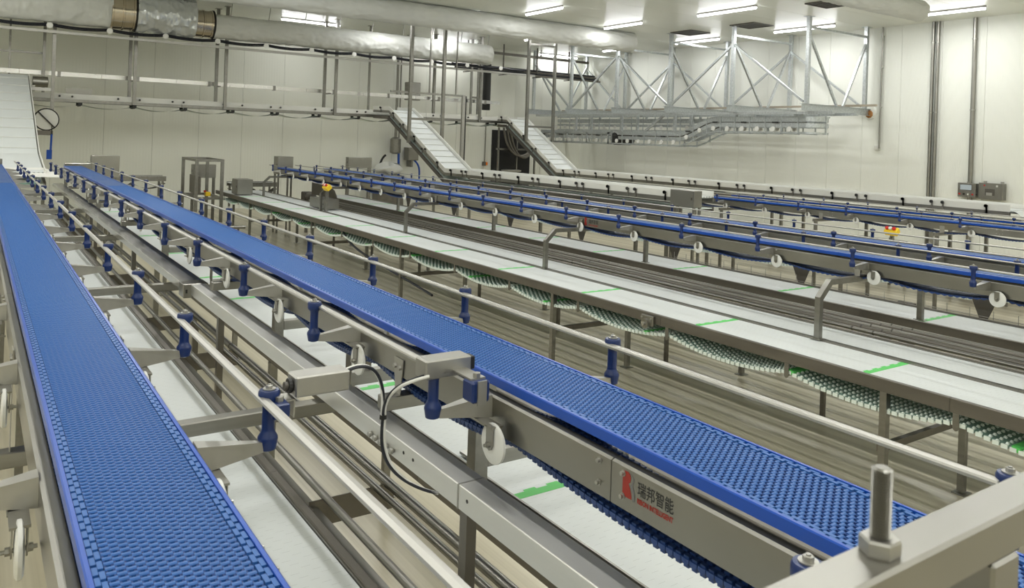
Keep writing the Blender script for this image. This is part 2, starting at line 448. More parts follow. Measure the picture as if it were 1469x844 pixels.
b6 = blue_line(14.85, 1.51, 3.5, 12.4, [q-.3 for q in p4], 'rearmost blue belt line, half hidden at the far right', seams=(6.0,9.0), post_lift=.018)

# logos (flat print on the frames)
def text_mesh(body, size, weight=0):
    c = bpy.data.curves.new('text', 'FONT'); c.body = body; c.size = size; c.offset = weight; c.resolution_u = 3
    o = bpy.data.objects.new('text', c); COL.objects.link(o)
    bpy.context.view_layer.update()
    me = bpy.data.meshes.new_from_object(o.evaluated_get(bpy.context.evaluated_depsgraph_get()))
    bpy.data.objects.remove(o); return me
def logo(t, xo, yleft, zc, s=1.0):
    "print reads from far (left in view) to near; text x runs toward -Y"
    def place(me, name, m, y, z, sx=1., sz=1.):
        me.transform(Matrix(((0,0,0,xo),(-sx,0,0,y),(0,sz,0,z),(0,0,0,1)))); me.materials.clear(); me.materials.append(M[m]); put(name, me, t)
    cjk = text_mesh('瑞邦智能', .040*s, .0004*s); xs = [v.co.x for v in cjk.vertices]; wid = max(xs)-min(xs)
    place(cjk, 'company_name', 'print_black', yleft-.052*s, zc-.006*s, .118*s/wid, .92)
    lat = text_mesh('RIBON INTELLIGENT', .017*s, .0007*s); xs = [v.co.x for v in lat.vertices]; wid = max(xs)-min(xs)
    place(lat, 'company_name_latin', 'print_red', yleft-.052*s, zc-.028*s, .118*s/wid, 1.0)
    # emblem: red R-shaped flag with a grey S-shaped leg
    def flat(pts, name, m, dx=0):
        b = MB(); n = len(pts)
        b.add([(xo+dx, yleft-a*s, zc+z*s) for a, z in pts], [tuple(range(n))]); b.build(name, m, t)
    flat([(0,.034),(.020,.034),(.027,.029),(.029,.021),(.027,.012),(.021,.006),(.027,-.004),(.031,-.016),(.033,-.028),(.022,-.029),(.004,-.028),(0,-.027)], 'emblem_flag', 'print_red')
    flat([(.026,.034),(.034,.031),(.040,.024),(.040,.015),(.035,.006),(.041,-.004),(.044,-.018),(.044,-.030),(.037,-.032),(.037,-.018),(.033,-.006),(.026,.004),(.032,.010),(.035,.019),(.032,.028)], 'emblem_leg', 'print_grey', -.0002)
logo(b2, -.1686, 1.437, -.088, 1.0)
logo(b3, -.1686, 7.75, -.088, 1.55)

# ================================================================== WHITE BELT TABLES
def white_line(x0, x1, z, y0, y1, label, belts, beam=.075, legs=(), leg_x=None, ret=True, greens=None, braces=(), seams=(), clips=True, retx=None, foot=True):
    "belts: list of (xa, xb) belt surfaces in world x; strips between are steel"
    t = thing('white_belt_table', label, 'conveyor', (x0, 0, 0))
    W = x1-x0; ys = [y0]+[s for s in seams if y0 < s < y1]+[y1]
    for xa in (0, W-.035):
        for a, c in zip(ys, ys[1:]):
            MB().prism([(xa,z+.012),(xa+.004,z+.016),(xa+.031,z+.016),(xa+.035,z+.012),(xa+.035,z-beam),(xa,z-beam)], a+.0012, c-.0012).build('side_beam', 'steel_dull', t)
    bl = [(a-x0, c-x0) for a, c in belts]
    b = MB()
    prev = .035
    for a, c in bl + [(W-.035, 0)]:
        if a-prev > .004: b.box(prev, a, y0, y1, z-.02, z+.006)
        if a-prev > .05: b.box(prev+.012, prev+.020, y0, y1, z+.006, z+.014); b.box(a-.020, a-.012, y0, y1, z+.006, z+.014)
        prev = c
    if b.v: b.build('divider_strip', 'steel_plate', t)
    for i, (a, c) in enumerate(bl):
        MB().box(a+.003, c-.003, y0, y1, z-.012, z).build('white_belt', 'white_belt', t)
    if greens:
        gi, gys = greens; a, c = bl[gi]
        b = MB(); n = max(6, int((c-a)/.055)); pts = []
        for k in range(n):
            xa = a+.004+(c-a-.008)*k/n; xb = a+.004+(c-a-.008)*(k+1)/n; f = .011 if k % 2 else -.004
            pts += [(xa, .022+f), (xb, .022+f)]
        bot = []
        for k in range(n):
            xa = a+.004+(c-a-.008)*k/n; xb = a+.004+(c-a-.008)*(k+1)/n; f = .011 if k % 2 else -.004
            bot += [(xa, -.028), (xb, -.028)]
        b.prism(pts + bot[::-1], z-.006, z+.0012, 'xy')
        g = b.data('green_row', 'green_row')
        for gy in gys: put('green_row', g, t, (0, gy, 0))
    if ret:
        ra, rb = retx or (bl[0][0], bl[-1][1])
        step = 1.28; b = MB(); bb = MB(); p = .05
        def zr(y):
            f = (y/step) % 1; return z - .135 - .52*f*(1-f)*.55
        n = int((y1-y0)/p)
        b.grid(lambda i, j: (ra+(rb-ra)*j, y0+(y1-y0)*i, zr(y0+(y1-y0)*i)), n, 1)
        b.grid(lambda i, j: (ra+(rb-ra)*j, y0+(y1-y0)*i, zr(y0+(y1-y0)*i)-.008), n, 1)
        m_ = int((rb-ra)/.05)
        for i in range(n):
            y = y0+i*p; zz = zr(y+p/2)-.008
            for k in range(m_):
                x = ra+(k+.5)*(rb-ra)/m_ + (.012 if i % 2 else -.012)
                zt = zr(y+p/2)
                bb.add([(x-.013,y+.012,zt-.004),(x+.013,y+.012,zt-.004),(x+.013,y+.034,zt-.004),(x-.013,y+.034,zt-.004),(x-.006,y+.018,zt+.013),(x+.006,y+.018,zt+.013),(x+.006,y+.028,zt+.013),(x-.006,y+.028,zt+.013)],
                       [(0,4,5,1),(1,5,6,2),(2,6,7,3),(3,7,4,0),(4,7,6,5)])
            bb.box(ra-.004, ra+.010, y+.006, y+.044, zz-.012, zz+.014)
        if greens:
            for gy_ in greens[1]:
                yy = gy_+.55; gb = MB(); gb.add([(ra,yy,zr(yy)+.016),(rb,yy,zr(yy)+.016),(rb,yy+.05,zr(yy+.05)+.016),(ra,yy+.05,zr(yy+.05)+.016),(ra,yy,zr(yy)-.014),(rb,yy,zr(yy)-.014),(rb,yy+.05,zr(yy+.05)-.014),(ra,yy+.05,zr(yy+.05)-.014)], [(0,1,2,3),(7,6,5,4),(0,4,5,1),(1,5,6,2),(2,6,7,3),(3,7,4,0)])
                if y0 < yy < y1-.1: gb.build('green_return_row', 'green_row', t)
        b.build('return_strand', 'mint_belt', t, kind='stuff'); bb.build('return_ribs', 'mint_bump', t, kind='stuff')
        if clips:
            cm = MB(); cm.prism([(-.02,z-beam),(.02,z-beam),(.02,z-.17),(.012,z-.185),(0,z-.19),(-.012,z-.185),(-.02,z-.17)], .004, .009, 'yz')
            cm.tube([(.006,0,z-.165),(W-.006,0,z-.165)], .012, 8)
            cm = cm.data('return_support', 'steel')
            k = 0
            while True:
                yy = (math.ceil(y0/step)+k)*step
                if yy > y1-.1: break
                put('return_support', cm, t, (0, yy, 0)); k += 1
    lm = MB().box(-.025,.025,-.025,.025, .018, z-beam).data('leg', 'steel')
    fm = MB().box(-.06,.06,-.05,.05, 0, .008).lathe([(.012,.008),(.012,.03)], n=8).data('foot', 'steel_plate')
    bm_ = MB().bar((.03,0,.55),(W-.03,0,.55), .04, .05).data('leg_brace', 'steel_dull')
    for ly in legs:
        for lx in (leg_x or (.02, W-.02)):
            l = put('leg', lm, t, (lx, ly, 0))
            if foot: put('foot', fm, l)
        if braces: put('leg_brace', bm_, t, (0, ly+.03, 0))
    return t
yl = [at(u, 500, x=5.29).y for u in (1272, 792, 571.5, 442)]
def gy(us, x): return [at(u, 400, x=x).y for u in us]
A = white_line(5.26, 6.43, 1.03, 1.5, 21.3, 'white belt table with green rows between the pale floor and the bent uprights',
    [(5.30,5.87),(5.93,6.38)], legs=yl+[yl[3]+4, .2+yl[0]-4.2 if yl[0] > 5 else 1.6], leg_x=(.03, 1.14), greens=(0, [gy([1275],5.6)[0]+1.6*k for k in range(-1,11)]), braces=True, seams=(2.6,5.2,9.3,13.3,17.3), retx=(.02,.62))
C = white_line(7.38, 8.12, 1.03, 1.8, 19.5, 'white belt table behind the row of steel tubes, under the second pair of blue lines',
    [(7.42,8.08)], legs=(2.2,6.0,9.8,13.6,17.4), greens=(0, [gy([1140],7.75)[0]+1.6*k for k in range(-2,9)]), seams=(5.0,9.0,13.0))
D = white_line(9.15, 9.9, 1.24, 2.0, 19.0, 'white belt table mostly hidden behind the second pair of blue lines',
    [(9.19,9.86)], legs=(), seams=(6.0,12.0))
gm = MB().prism([(-.16,1.12),(.16,1.12),(.035,.82),(.035,.70),(-.035,.70),(-.035,.82)], -.004, .004, 'yz').lathe([(.022,.06),(.022,.70)], n=8).lathe([(.05,0),(.05,.03),(.02,.06)], n=12).data('support_foot', 'steel_dark')
for yy in (4.2,6.5,8.8,11.1,13.4,15.7,18.0): put('support_foot', gm, D, (.01, yy, 0))
Wl = white_line(.30, 1.11, 1.16, .6, 16.4, 'white belt table under the right side of the leftmost blue line',
    [(.34,1.070)], legs=(2.4,6.2,10,13.8), ret=False, seams=(3.3,8.3,13.3))
W2 = white_line(1.67, 2.56, 1.16, .4, 15.6, 'white belt table with green rows under the centre blue line',
    [(1.865,2.52)], legs=(1.3,5.2,9.2,13.2), ret=False, greens=(0, gy([782,548,415,350,303],1.98)+[gy([303],1.98)[0]+1.7*k for k in range(1,5)]), seams=(3.1,6.1,9.1,12.1))
# a far white table for the third pair of lines, with sloped cover plates
E_ = white_line(12.35, 13.2, 1.0, 3.6, 12.6, 'far white table below the far right blue line',
    [(12.39,13.16)], legs=(5,8,11), ret=False, seams=(8.0,))
for k, yy in enumerate((4.0, 5.9, 7.9, 9.9)):
    P_ = [(.02,yy+.1),(.70,yy-.1),(.83,yy+.25),(.83,yy+1.6),(.02,yy+1.6)]
    MB().prism(P_, 1.085, 1.105, 'xy').build('cover_plate', 'white_plastic', E_)
    for q in (.1,.75): MB().box(q-.02,q+.02,yy+.6,yy+.64,1.016,1.085).build('plate_stand', 'steel', E_)

# bent uprights on table A carrying the blue line
for k in range(5):
    yy = 4.0 + 3.82*k
    names = ['nearest', 'second nearest', 'third nearest', 'fourth nearest', 'farthest']
    t = thing('bent_upright', names[k] + ' of the steel uprights with a bent arm on the white table', 'support', (5.89, yy, 1.036))
    b = MB().box(-.045,.045,-.05,.05,0,.006)
    b.build('base_plate', 'steel_plate', t)
    b = MB(); w_ = .024
    prof = [(-w_,.006),(w_,.006),(w_,.33),(.145,.445),(.88,.445),(.88,.493),(.125,.493),(-w_,.352)]
    b.prism(prof, -w_, w_); b.build('bent_tube', 'steel', t)
    for dy, dz in ((-.035,.004),(.035,.004)):
        MB().lathe([(.007,.006),(.007,.014)], c=(-.036,dy,0), n=6).build('anchor_bolt', 'steel_satin', t)
    xo = 6.606-.168-5.89
    for q in (xo-.006,):
        MB().prism([(-.035,.60),(.035,.60),(.022,.48),(.012,.47),(-.012,.47),(-.022,.48)], q-.004, q, 'yz').build('mount_plate', 'steel_satin', t)
        for dy in (-.02,.02): MB().lathe([(.007,q-.012),(.007,q-.004)], c=(0,dy,.58), n=6, axis='x').build('mount_bolt', 'steel_satin', t)
# uprights on table C
for k, yy in enumerate((3.98,7.68,11.4,15.1)):
    t = thing('square_upright', ['nearest','second','third','farthest'][k] + ' square steel upright standing on the rear white table beam', 'support', (7.45, yy, 1.046))
    MB().box(-.03,.03,-.05,.05,0,.006).build('base_plate', 'steel_plate', t)
    MB().box(-.024,.024,-.024,.024,.006,.45).build('square_tube', 'steel', t)
    MB().box(-.024,.45,-.024,.024,.45,.49).build('cross_arm', 'steel', t)

# ================================================================== TUBE RUNS AND CHANNEL BETWEEN THE FIRST TWO BLUE LINES
brk_y = [1.45, 2.94, 5.25, 6.4, 8.4, 10.4, 12.4, 14.4]
tubes = [(1.172,.015),(1.312,.015),(1.375,.014),(1.430,.020)]
ZT = 1.17
for (tx, r), lb in zip(tubes, ('slim steel tube nearest the left white table','slim steel tube below the steel guide rail','third steel tube from the left white table','thick steel tube in the shade of the long channel')):
    t = thing('steel_tube', lb, 'pipe', (tx, 0, ZT+.016+r))
    for a, c in ((.6,5.25),(5.26,10.4),(10.41,16.4)):
        MB().tube([(0,a,0),(0,c-.003,0)], r, 14).build('tube_section', 'steel', t, smooth=True)
        MB().tube([(0,c-.01,0),(0,c+.006,0)], r*1.07, 14).build('weld_seam', 'steel_dark', t)
t = thing('tube_bracket_row', 'row of folded steel brackets holding the slim tubes', 'bracket', (1.115, 0, 0))
bm_ = MB(); bm_.box(0,.36,-.003,.003,ZT-.09,ZT+.014); bm_.box(.0,.05,-.045,.0,ZT-.094,ZT-.090); bm_.box(-.002,.002,-.045,0,ZT-.09,ZT)
bm_ = bm_.data('tube_bracket', 'steel_dull')
for yy in brk_y: put('tube_bracket', bm_, t, (0, yy, 0))
MB().prism([(-.004,ZT-.004),(.035,ZT-.012),(.035,ZT-.05),(.031,ZT-.05),(.031,ZT-.016),(-.004,ZT-.008)], .6, 16.4).build('tube_bracket_rail', 'steel_plate', t)
lm = MB().box(.33,.37,-.02,.02,0,ZT-.09).data('leg','steel_dull')
for yy in brk_y[0::3]: put('leg', lm, t, (0, yy, 0))

t = thing('long_channel', 'long polished steel channel between the two nearest blue lines', 'channel', (1.247, 0, 1.56))
MB().prism([(0,0),(.003,.002),(.090,.002),(.093,0),(.093,-.070),(0,-.070)], .55, 5.66).build('near_channel', 'steel_bright', t)
MB().prism([(-.045,0),(-.042,.002),(.102,.002),(.105,0),(.105,-.05),(-.045,-.05)], 5.72, 16.2).build('far_channel', 'steel_mirror', t)
MB().bevbox(-.05,.108,5.60,5.74,-.088,.006).build('joint_box', 'steel_plate', t)
for q in (-.03, .03): MB().box(q-.006, q+.006, 5.596, 5.60, -.055,-.03).build('slot', 'black', t)
MB().box(-.002,.095,2.05,2.056,-.072,.003).build('joint_strap', 'steel_satin', t)
for yy in (2.50,2.545,2.59,2.635,2.68): MB().lathe([(.010,-.014),(.010,-.004),(.006,-.004),(.006,0)], c=(0,yy,-.05), n=10, axis='x').build('cable_gland', 'steel_satin', t)
for yy in (2.0,2.35,2.42): MB().lathe([(.006,-.001),(.006,0)], c=(0,yy,-.03), n=8, axis='x').build('drill_hole', 'black', t)
for yy in (2.02, 4.9, 8.0, 11.2, 14.2):
    l = MB().box(.001,.036,yy-.02,yy+.02,.0-1.56,-.070).build('leg', 'steel_dull', t)
    MB().bar((.05,yy+.03,-1.2),(.45,yy+.03,-1.2), .03, .05).build('leg_brace', 'steel_dull', t)

# cross beams below the first pair
cb_labels = ['cross beam next to the nearest blue guide post','second steel cross beam up the left blue line','third steel cross beam up the left blue line','fourth steel cross beam up the left blue line','fifth steel cross beam, far up the left blue line']
for k, yy in enumerate((3.24,6.22,9.2,12.2,15.2)):
    t = thing('cross_beam', cb_labels[k], 'beam', (0, yy, 1.47))
    MB().bevbox(-.5, 1.335, -.03, .03, -.055, 0, .004).build('beam', 'steel_cross', t)
    for q in (-.42,):
        MB().box(q-.02,q+.02,-.02,.02,-1.47,-.055).build('leg', 'steel_dull', t)
    for xx in (.312-.168, .312+.168+.008):
        sgn = -1
        MB().prism([(-.035,.355),(.035,.355),(.02,0),(-.02,0)], xx-.003+sgn*.004, xx+sgn*.004, 'yz').build('mount_plate', 'steel_satin', t)
        for dy in (-.02,.02): MB().lathe([(.008,xx-.014),(.008,xx-.006)], c=(0,dy,.325), n=6, axis='x').build('mount_bolt', 'steel_satin', t)
for k, yy in enumerate((2.66,5.16,8.86,11.6,14.2)):
    t = thing('line_support', ['steel support with triangular mount plate right beside the looped cables','support post under the centre blue line two wheels behind the cables','support post under the middle of the centre blue line','support post under the far half of the centre blue line','last support post under the centre blue line'][k], 'support', (1.70, yy, 1.176))
    MB().box(-.03,.03,-.03,.03,.0,.425).build('post', 'steel', t)
    MB().box(-.05,.05,-.05,.05,.0,.006).build('base_plate', 'steel_plate', t)
    MB().bevbox(-.43,.06,-.03,.03,.425,.475,.003).build('top_beam', 'steel_cross', t)
    MB().bevbox(.031,.80,-.03,.03,.13,.19,.003).build('lower_beam', 'steel_cross', t)
    MB().box(.78,.80,-.02,.02,0,.13).build('stub_leg', 'steel', t)
    MB().prism([(-.035,.605),(.04,.605),(.022,.44),(-.012,.44)], -.362,-.358,'yz').build('mount_plate', 'steel_satin', t)
    for dy in (-.018,.022): MB().lathe([(.009,-.373),(.009,-.362)], c=(0,dy,.575), n=6, axis='x').build('mount_bolt', 'steel_satin', t)
for k, yy in enumerate((3.95, 6.9)):
    t = thing('cross_bracket', ['box beam with two upright plates on the white table left of the centre line','farther box beam with upright plates under the centre line'][k], 'beam', (1.69, yy, 1.176))
    MB().bevbox(0,.80,-.03,.03,.10,.17,.003).build('beam', 'steel_cross', t)
    for q in (.0,.76): MB().box(q,q+.03,-.02,.02,0,.10).build('stub_leg', 'steel', t)
    for q in (.0,.11): MB().box(q,q+.004,-.04,.04,.17,.27).build('end_plate', 'steel_plate', t)
# W2 near-side cover strips
t = thing('belt_end_plate', 'slotted white end plate joining two white belts under the centre line', 'plate', (1.88, 3.05, 1.17))
MB().box(0,.62,-.045,.045,0,.012).build('plate', 'white_plastic', t)
for q in (.05,.13): MB().lathe([(.018,.012),(.018,.0125)], c=(q,0,0), n=12).build('slot', 'steel_dark', t)

# sensor housings and cables
def sensor(loc, label, flip):
    t = thing('sensor_housing', label, 'sensor', loc)
    MB().bevbox(0,.155,-.035,.035,-.028,.028,.004).build('cover', 'steel_satin', t)
    return t
s = sensor((.735,2.10,1.925), 'steel sensor housing beside the nearest blue guide post', 1)
MB().lathe([(.020,-.012),(.020,-.004),(.014,-.004),(.014,.0)], c=(0,-.005,0), n=14, axis='x').build('sensor_nut', 'black', s)
MB().lathe([(.012,-.022),(.012,-.012)], c=(0,-.005,0), n=14, axis='x').build('sensor_lens', 'steel_dark', s)
MB().box(-.055,.0,-.03,.03,-.034,-.030).build('mount_tab', 'steel_satin', s); MB().box(-.002,.002,-.03,.03,-.08,-.03).build('mount_tab', 'steel_satin', s)
MB().bevbox(-.075,-.03,-.085,-.03,-.060,-.020,.004).build('rail_clamp', 'navy', s); MB().lathe([(.012,-.02),(.012,-.008)], c=(-.05,-.055,0), n=6).build('clamp_bolt', 'steel_satin', s)
s = sensor((1.115,2.075,1.925), 'steel sensor housing on the guide rail of the centre blue line', 1)
MB().bevbox(.155,.178,-.02,.02,-.02,.02,.003).build('sensor_head', 'black', s)
MB().bevbox(.085,.145,-.16,-.10,-.075,-.012,.006).build('rail_clamp', 'navy', s)
MB().box(.09,.14,-.14,-.03,-.012,-.007).build('mount_tab', 'steel_satin', s); MB().box(.10,.13,-.165,-.160,-.08,-.01).build('mount_tab', 'steel_satin', s)
MB().lathe([(.012,-.008),(.012,.006)], c=(.115,-.13,0), n=6).build('clamp_bolt', 'steel_satin', s)
def bez(p, n=24):
    p = [Vector(q) for q in p]; out = []
    for i in range(n+1):
        t_ = i/n; q = list(p)
        while len(q) > 1: q = [q[j].lerp(q[j+1], t_) for j in range(len(q)-1)]
        out.append(q[0])
    return out
jn = (1.05, 2.18, 1.76)
t = thing('sensor_cables', 'pair of looped black and white cables tied together at the channel', 'cable', (1.17, 2.19, 1.562))
def rel(p): return [(q[0]-1.17, q[1]-2.19, q[2]-1.562) for q in p]
for dd, mm in ((0,'cable_black'),(.012,'cable_white')):
    MB().tube(rel(bez([(.89,2.12+dd,1.93),(.99,2.15+dd,1.955),(1.06,2.19,1.90),(jn[0]-dd*.3,jn[1],jn[2])])), .005, 8).build('cable_from_left', mm, t, smooth=True)
    MB().tube(rel(bez([(1.125,2.05-dd,1.91),(1.07,2.06-dd,1.90),(1.03,2.15,1.86),(jn[0]+dd*.5,jn[1],jn[2])])), .005, 8).build('cable_from_right', mm, t, smooth=True)
    MB().tube(rel(bez([(jn[0]+dd*.4,jn[1],jn[2]),(1.04+dd,2.18,1.66),(1.05+dd,2.19,1.60),(1.12,2.14,1.545),(1.20,2.09,1.53)])), .005, 8).build('cable_down', mm, t, smooth=True)
MB().lathe([(.011,-.006),(.011,.006)], c=rel([jn])[0], n=10).build('cable_tie', 'black', t)

# ================================================================== TUBES BETWEEN TABLES A AND C
t0 = None
for i, (tx, tz, r) in enumerate(((6.56,1.035,.018),(6.70,1.03,.018),(6.86,1.02,.018),(7.02,1.01,.018),(7.20,.99,.016))):
    t = thing('steel_tube', ['steel tube along the rear edge of the table with bent uprights','second steel tube behind the table with bent uprights','middle steel tube between the two white tables','fourth steel tube behind the table with bent uprights','steel tube hugging the rear white table beam'][i], 'pipe', (tx, 0, tz))
    MB().tube([(0,1.6,0),(0,18,0)], r, 10).build('tube_section', 'steel_dull' if i % 2 else 'steel', t, smooth=True)
    for yy in (3.9,4.1,8.1,12.2): MB().tube([(0,yy,0),(0,yy+.015,0)], r*1.12, 10).build('weld_seam', 'steel_dark', t)
t = thing('tube_saddle_row', 'row of flat saddles carrying the tubes between the white tables', 'bracket', (6.44, 0, 0))
sm = MB().box(0,.92,-.02,.02,.94,.962).data('tube_saddle', 'steel_dull')
lm = MB().box(.43,.47,-.02,.02,0,.94).data('leg', 'steel_dull')
for k in range(8): put('tube_saddle', sm, t, (0, 2.5+2.1*k, 0)); put('leg', lm, t, (0, 2.5+2.1*k, 0))

# ================================================================== FOREGROUND FRAME WITH THREADED ROD
t = thing('foreground_frame', 'blurred square steel tube frame crossing the bottom right corner', 'frame', (.62, .35, 2.29))
MB().bevbox(-.33,.80,-.02,.02,-.040,0,.003).build('top_tube', 'steel_plate', t)
MB().bevbox(.135,.185,-.02,.02,-2.29,-.041,.003).build('upright', 'steel_plate', t)
MB().bevbox(-.33,-.29,-.02,.02,-2.29,-.041,.003).build('upright', 'steel_satin', t)
t = thing('threaded_rod', 'upright threaded rod with a hexagon nut on the blurred tube', 'bolt', (.610, .352, 2.29))
MB().lathe([(.0150,.0),(.0158,.002),(.0158,.011),(.0145,.013)], n=6).build('hex_nut', 'steel_satin', t)
prof = [(.0070,.013)]; z = .013
while z < .066: prof += [(.0066,z),(.0083,z+.0011),(.0066,z+.0022)]; z += .0022
prof += [(.0068,.0675),(.0055,.0685)]
MB().lathe(prof, n=18).build('thread', 'steel_plate', t, smooth=False)

# ================================================================== WALL CONVEYOR (hangs in front of the back wall)
YCV = 24.7; ZCV = 3.27
t = thing('overhead_white_conveyor', 'long white conveyor hanging along the back wall', 'conveyor', (0, YCV, ZCV))
for a in range(-3, 17, 4):
    MB().box(a+.004, min(a+4,17.1)-.004, -.30,-.265, -.05,.03).build('side_beam', 'steel', t)
    MB().box(a+.004, min(a+4,17.1)-.004, .265,.30, -.05,.03).build('side_beam', 'steel', t)
    MB().box(a+.006, min(a+4,17.1)-.006, -.285,-.270, .03,.175).build('guard_board', 'white_plastic', t)
    MB().box(a+.006, min(a+4,17.1)-.006, .270,.285, .03,.175).build('guard_board', 'white_plastic', t)
MB().box(-3,17,-.265,.265,0,.03).build('belt', 'white_belt', t)
b = MB(); step = 1.35
b.grid(lambda i, j: (-3+20*i, -.25+.5*j, -.09-.10*4*(((20*i)/step)%1)*(1-((20*i)/step)%1)), 400, 1)
b.grid(lambda i, j: (-3+20*i, -.25+.5*j, -.103-.10*4*(((20*i)/step)%1)*(1-((20*i)/step)%1)), 400, 1)
b.build('return_strand', 'mint_bump', t)
kn = MB().lathe([(.028,-.34),(.028,-.30),(.012,-.30),(.012,-.285)], n=8, axis='y').data('clamp_knob', 'black')
kx = []
for k in range(13):
    kx += [1.9+1.42*k, 2.2+1.42*k+(.25 if k % 2 else 0)]
for q in kx:
    if q < 17: put('clamp_knob', kn, t, (q, 0, .10))
rl = MB().box(-.02,.02,-.30,.30,-.15,-.12).box(-.05,.05,-.29,-.27,-.13,-.05).box(-.05,.05,.27,.29,-.13,-.05).data('return_roller', 'black')
k = 0
while -3+step*k < 17: put('return_roller', rl, t, (-3+step*k, 0, 0)); k += 1

# hangers of the wall conveyor
def hanger(u, v, y, label, w_=.06, ztop=ZC, group=None):
    p = at(u, v, y=y)
    t = thing('ceiling_hanger', label, 'hanger', (p.x, y, ztop))
    z0 = p.z if p.z < 3.0 else (ZCV-.05 if y < YCV else ZCV-.02)
    MB().box(-w_/2,w_/2,-w_/2,w_/2,z0-ztop,-.012).build('square_tube', 'steel', t)
    MB().box(-.09,.09,-.07,.07,-.012,0).build('ceiling_plate', 'steel_plate', t)
    return p
HY, HY2 = YCV-.34, YCV+.34
hs = [(192,152,'front hanger under the shiny duct collar'),(322,161,'front hanger right of the second duct collar'),(480,170,'front hanger below the middle of the left fabric duct'),
      (688,165,'front hanger below the right end of the left fabric duct')]
for u, v, lb in hs: hanger(u, v, HY, lb, .085)
for u, v, lb in ((185,142,'rear hanger under the shiny duct collar'),(309,150,'rear hanger right of the second duct collar'),(464,162,'rear hanger below the middle of the left fabric duct'),(621,175,'rear hanger behind the top of the middle incline')):
    hanger(u, v, HY2, lb, .085)
p = hanger(74,175,HY-.6,'tall front hanger right of the left white incline',.085)
p62 = hanger(62,118,HY2,'thin hanger ending beside the left incline motor',.07)
p13 = hanger(13,105,HY2+.3,'thinnest hanger at the left edge',.05)
p528 = hanger(528,158,HY2-.2,'thin hanger left of the middle incline top',.06)
t = thing('guide_bar', 'steel bar between the two thin hangers at the left edge', 'bar', (-1, HY2+.3, 4.55)); MB().box(0, p62.x+1, -.02,.02,-.03,.03).build('bar', 'steel', t)
t = thing('crossing_bar', 'steel bar crossing in front of the left white incline', 'bar', (-1, HY-.6, 3.50)); MB().box(0, p.x+1, -.025,.025,-.04,.04).build('bar', 'rail_white', t)
# long wall rail, in lengths
t = thing('wall_rail', 'long polished steel cable trough along the back wall', 'rail', (0, 25.3, 4.02))
for a in range(-3, 17, 2):
    MB().box(a, a+1.99 if a < 15 else a+1.6, -.05,.05,-.07,.05).build('trough_length', 'steel_mirror' if a % 4 else 'steel', t)
    MB().box(a+.9,a+.98,-.06,.06,-.09,.06).build('trough_clip', 'steel', t)
for u in (188, 312, 470, 625):
    p = at(u, 112, y=25.2); MB().box(p.x-.05,p.x+.05,-.35,.10,-.10,-.07).build('trough_bracket', 'steel_dull', t)

# ladder frame in front of the middle incline
def ladder(x0, x1, y, zb, rungs, lb, w_=.045):
    t = thing('hanging_ladder_frame', lb, 'hanger', (x0, y, ZC)); W_ = x1-x0
    for xx in (0, W_):
        MB().box(xx-w_,xx+w_,-w_,w_,zb-ZC,-.012).build('post', 'steel', t); MB().box(xx-.1,xx+.1,-.08,.08,-.012,0).build('ceiling_plate', 'steel_plate', t)
    for zz in rungs: MB().box(w_,W_-w_,-.02,.02,zz-ZC-.035,zz-ZC+.035).build('rung', 'steel', t)
    return t
ladder(10.83, 11.96, 21.4, 2.42, (3.15,), 'stainless ladder frame hanging in front of the middle incline')
ladder(15.78, 16.92, 22.3, 2.60, (3.10, 5.95), 'stainless ladder frame hanging in front of the right incline')
ladder(15.2, 15.5, 25.1, 3.52, (4.14,), 'narrow ladder frame behind the top of the right incline', .035)
t = thing('goal_frame', 'steel goalpost frame with a black edge behind the middle incline', 'frame', tuple(at(665,138,y=22.9)))
pt = at(665,138,y=22.9); pl = at(560,144,y=22.9)
MB().bar((0,0,0), (pl.x-pt.x,0,0), .06,.06).build('top_bar', 'steel', t)
MB().box(-.05,.05,-.05,.05,-2.35,.03).build('post', 'steel_satin', t); MB().box(.05,.11,-.03,.05,-2.35,.0).build('black_seal', 'black', t)
for q in (.3, 1.3):
    MB().box(-q-.02,-q+.02,-.02,.02,.03,ZC-pt.z).build('suspension_rod', 'steel', t)

# ================================================================== FABRIC DUCTS
def duct(name, label, x0, x1, yc, zc, r, mat_, wob=.03, n=200, seed=0, hang=True, closed=True):
    t = thing(name, label, 'duct', (x0, yc, zc)); b = MB(); rnd = random.Random(seed)
    ph = [rnd.uniform(0,6) for _ in range(8)]
    def fn(i, j):
        x = (x1-x0)*i; a = 2*pi*j
        c_, s_ = cos(a), sin(a)
        n1 = noise.noise(Vector((x*1.1+seed*9, c_*.8, s_*.8))); n2 = 1-2.4*abs(noise.noise(Vector((x*2.6+seed*5+.8*c_, c_*1.9, s_*1.9+x*.5))))
        n3 = 1-2.4*abs(noise.noise(Vector((x*6.0+seed*3, c_*3.4+x, s_*3.4))))
        rr = r*(1 + wob*(.9*n1 + .75*n2 + .4*n3))
        return (x, rr*cos(a), rr*sin(a)*.97)
    b.grid(fn, n, 56)
    b.build('sleeve', mat_, t, smooth=True)
    for xx in ((0, x1-x0) if closed else ()):
        MB().lathe([(r*.96,-.01),(r*.96,.01)], c=(xx,0,0), n=24, axis='x').build('end_cap', mat_, t)
    if hang:
        q = .5
        while q < x1-x0:
            MB().bar((q,.0,r*.9),(q+.05,.0,ZC-zc), .02).build('hanging_wire', 'rail_white', t); q += 1.1
    return t
DY, DZ = 23.5, 5.56
duct('fabric_duct', 'large grey fabric duct at the top left corner', -2.5, 2.95, DY, DZ+.16, .50, 'duct_fabric', .06, 260, 1)
duct('fabric_duct', 'long grey fabric duct along the back wall, right of the shiny film section', 5.55, 14.9, DY, DZ, .34, 'duct_fabric', .085, 260, 2)
duct('film_duct', 'crumpled silver film duct section between two metal collars', 3.55, 5.05, DY, DZ+.14, .50, 'duct_film', .11, 260, 3, hang=False)
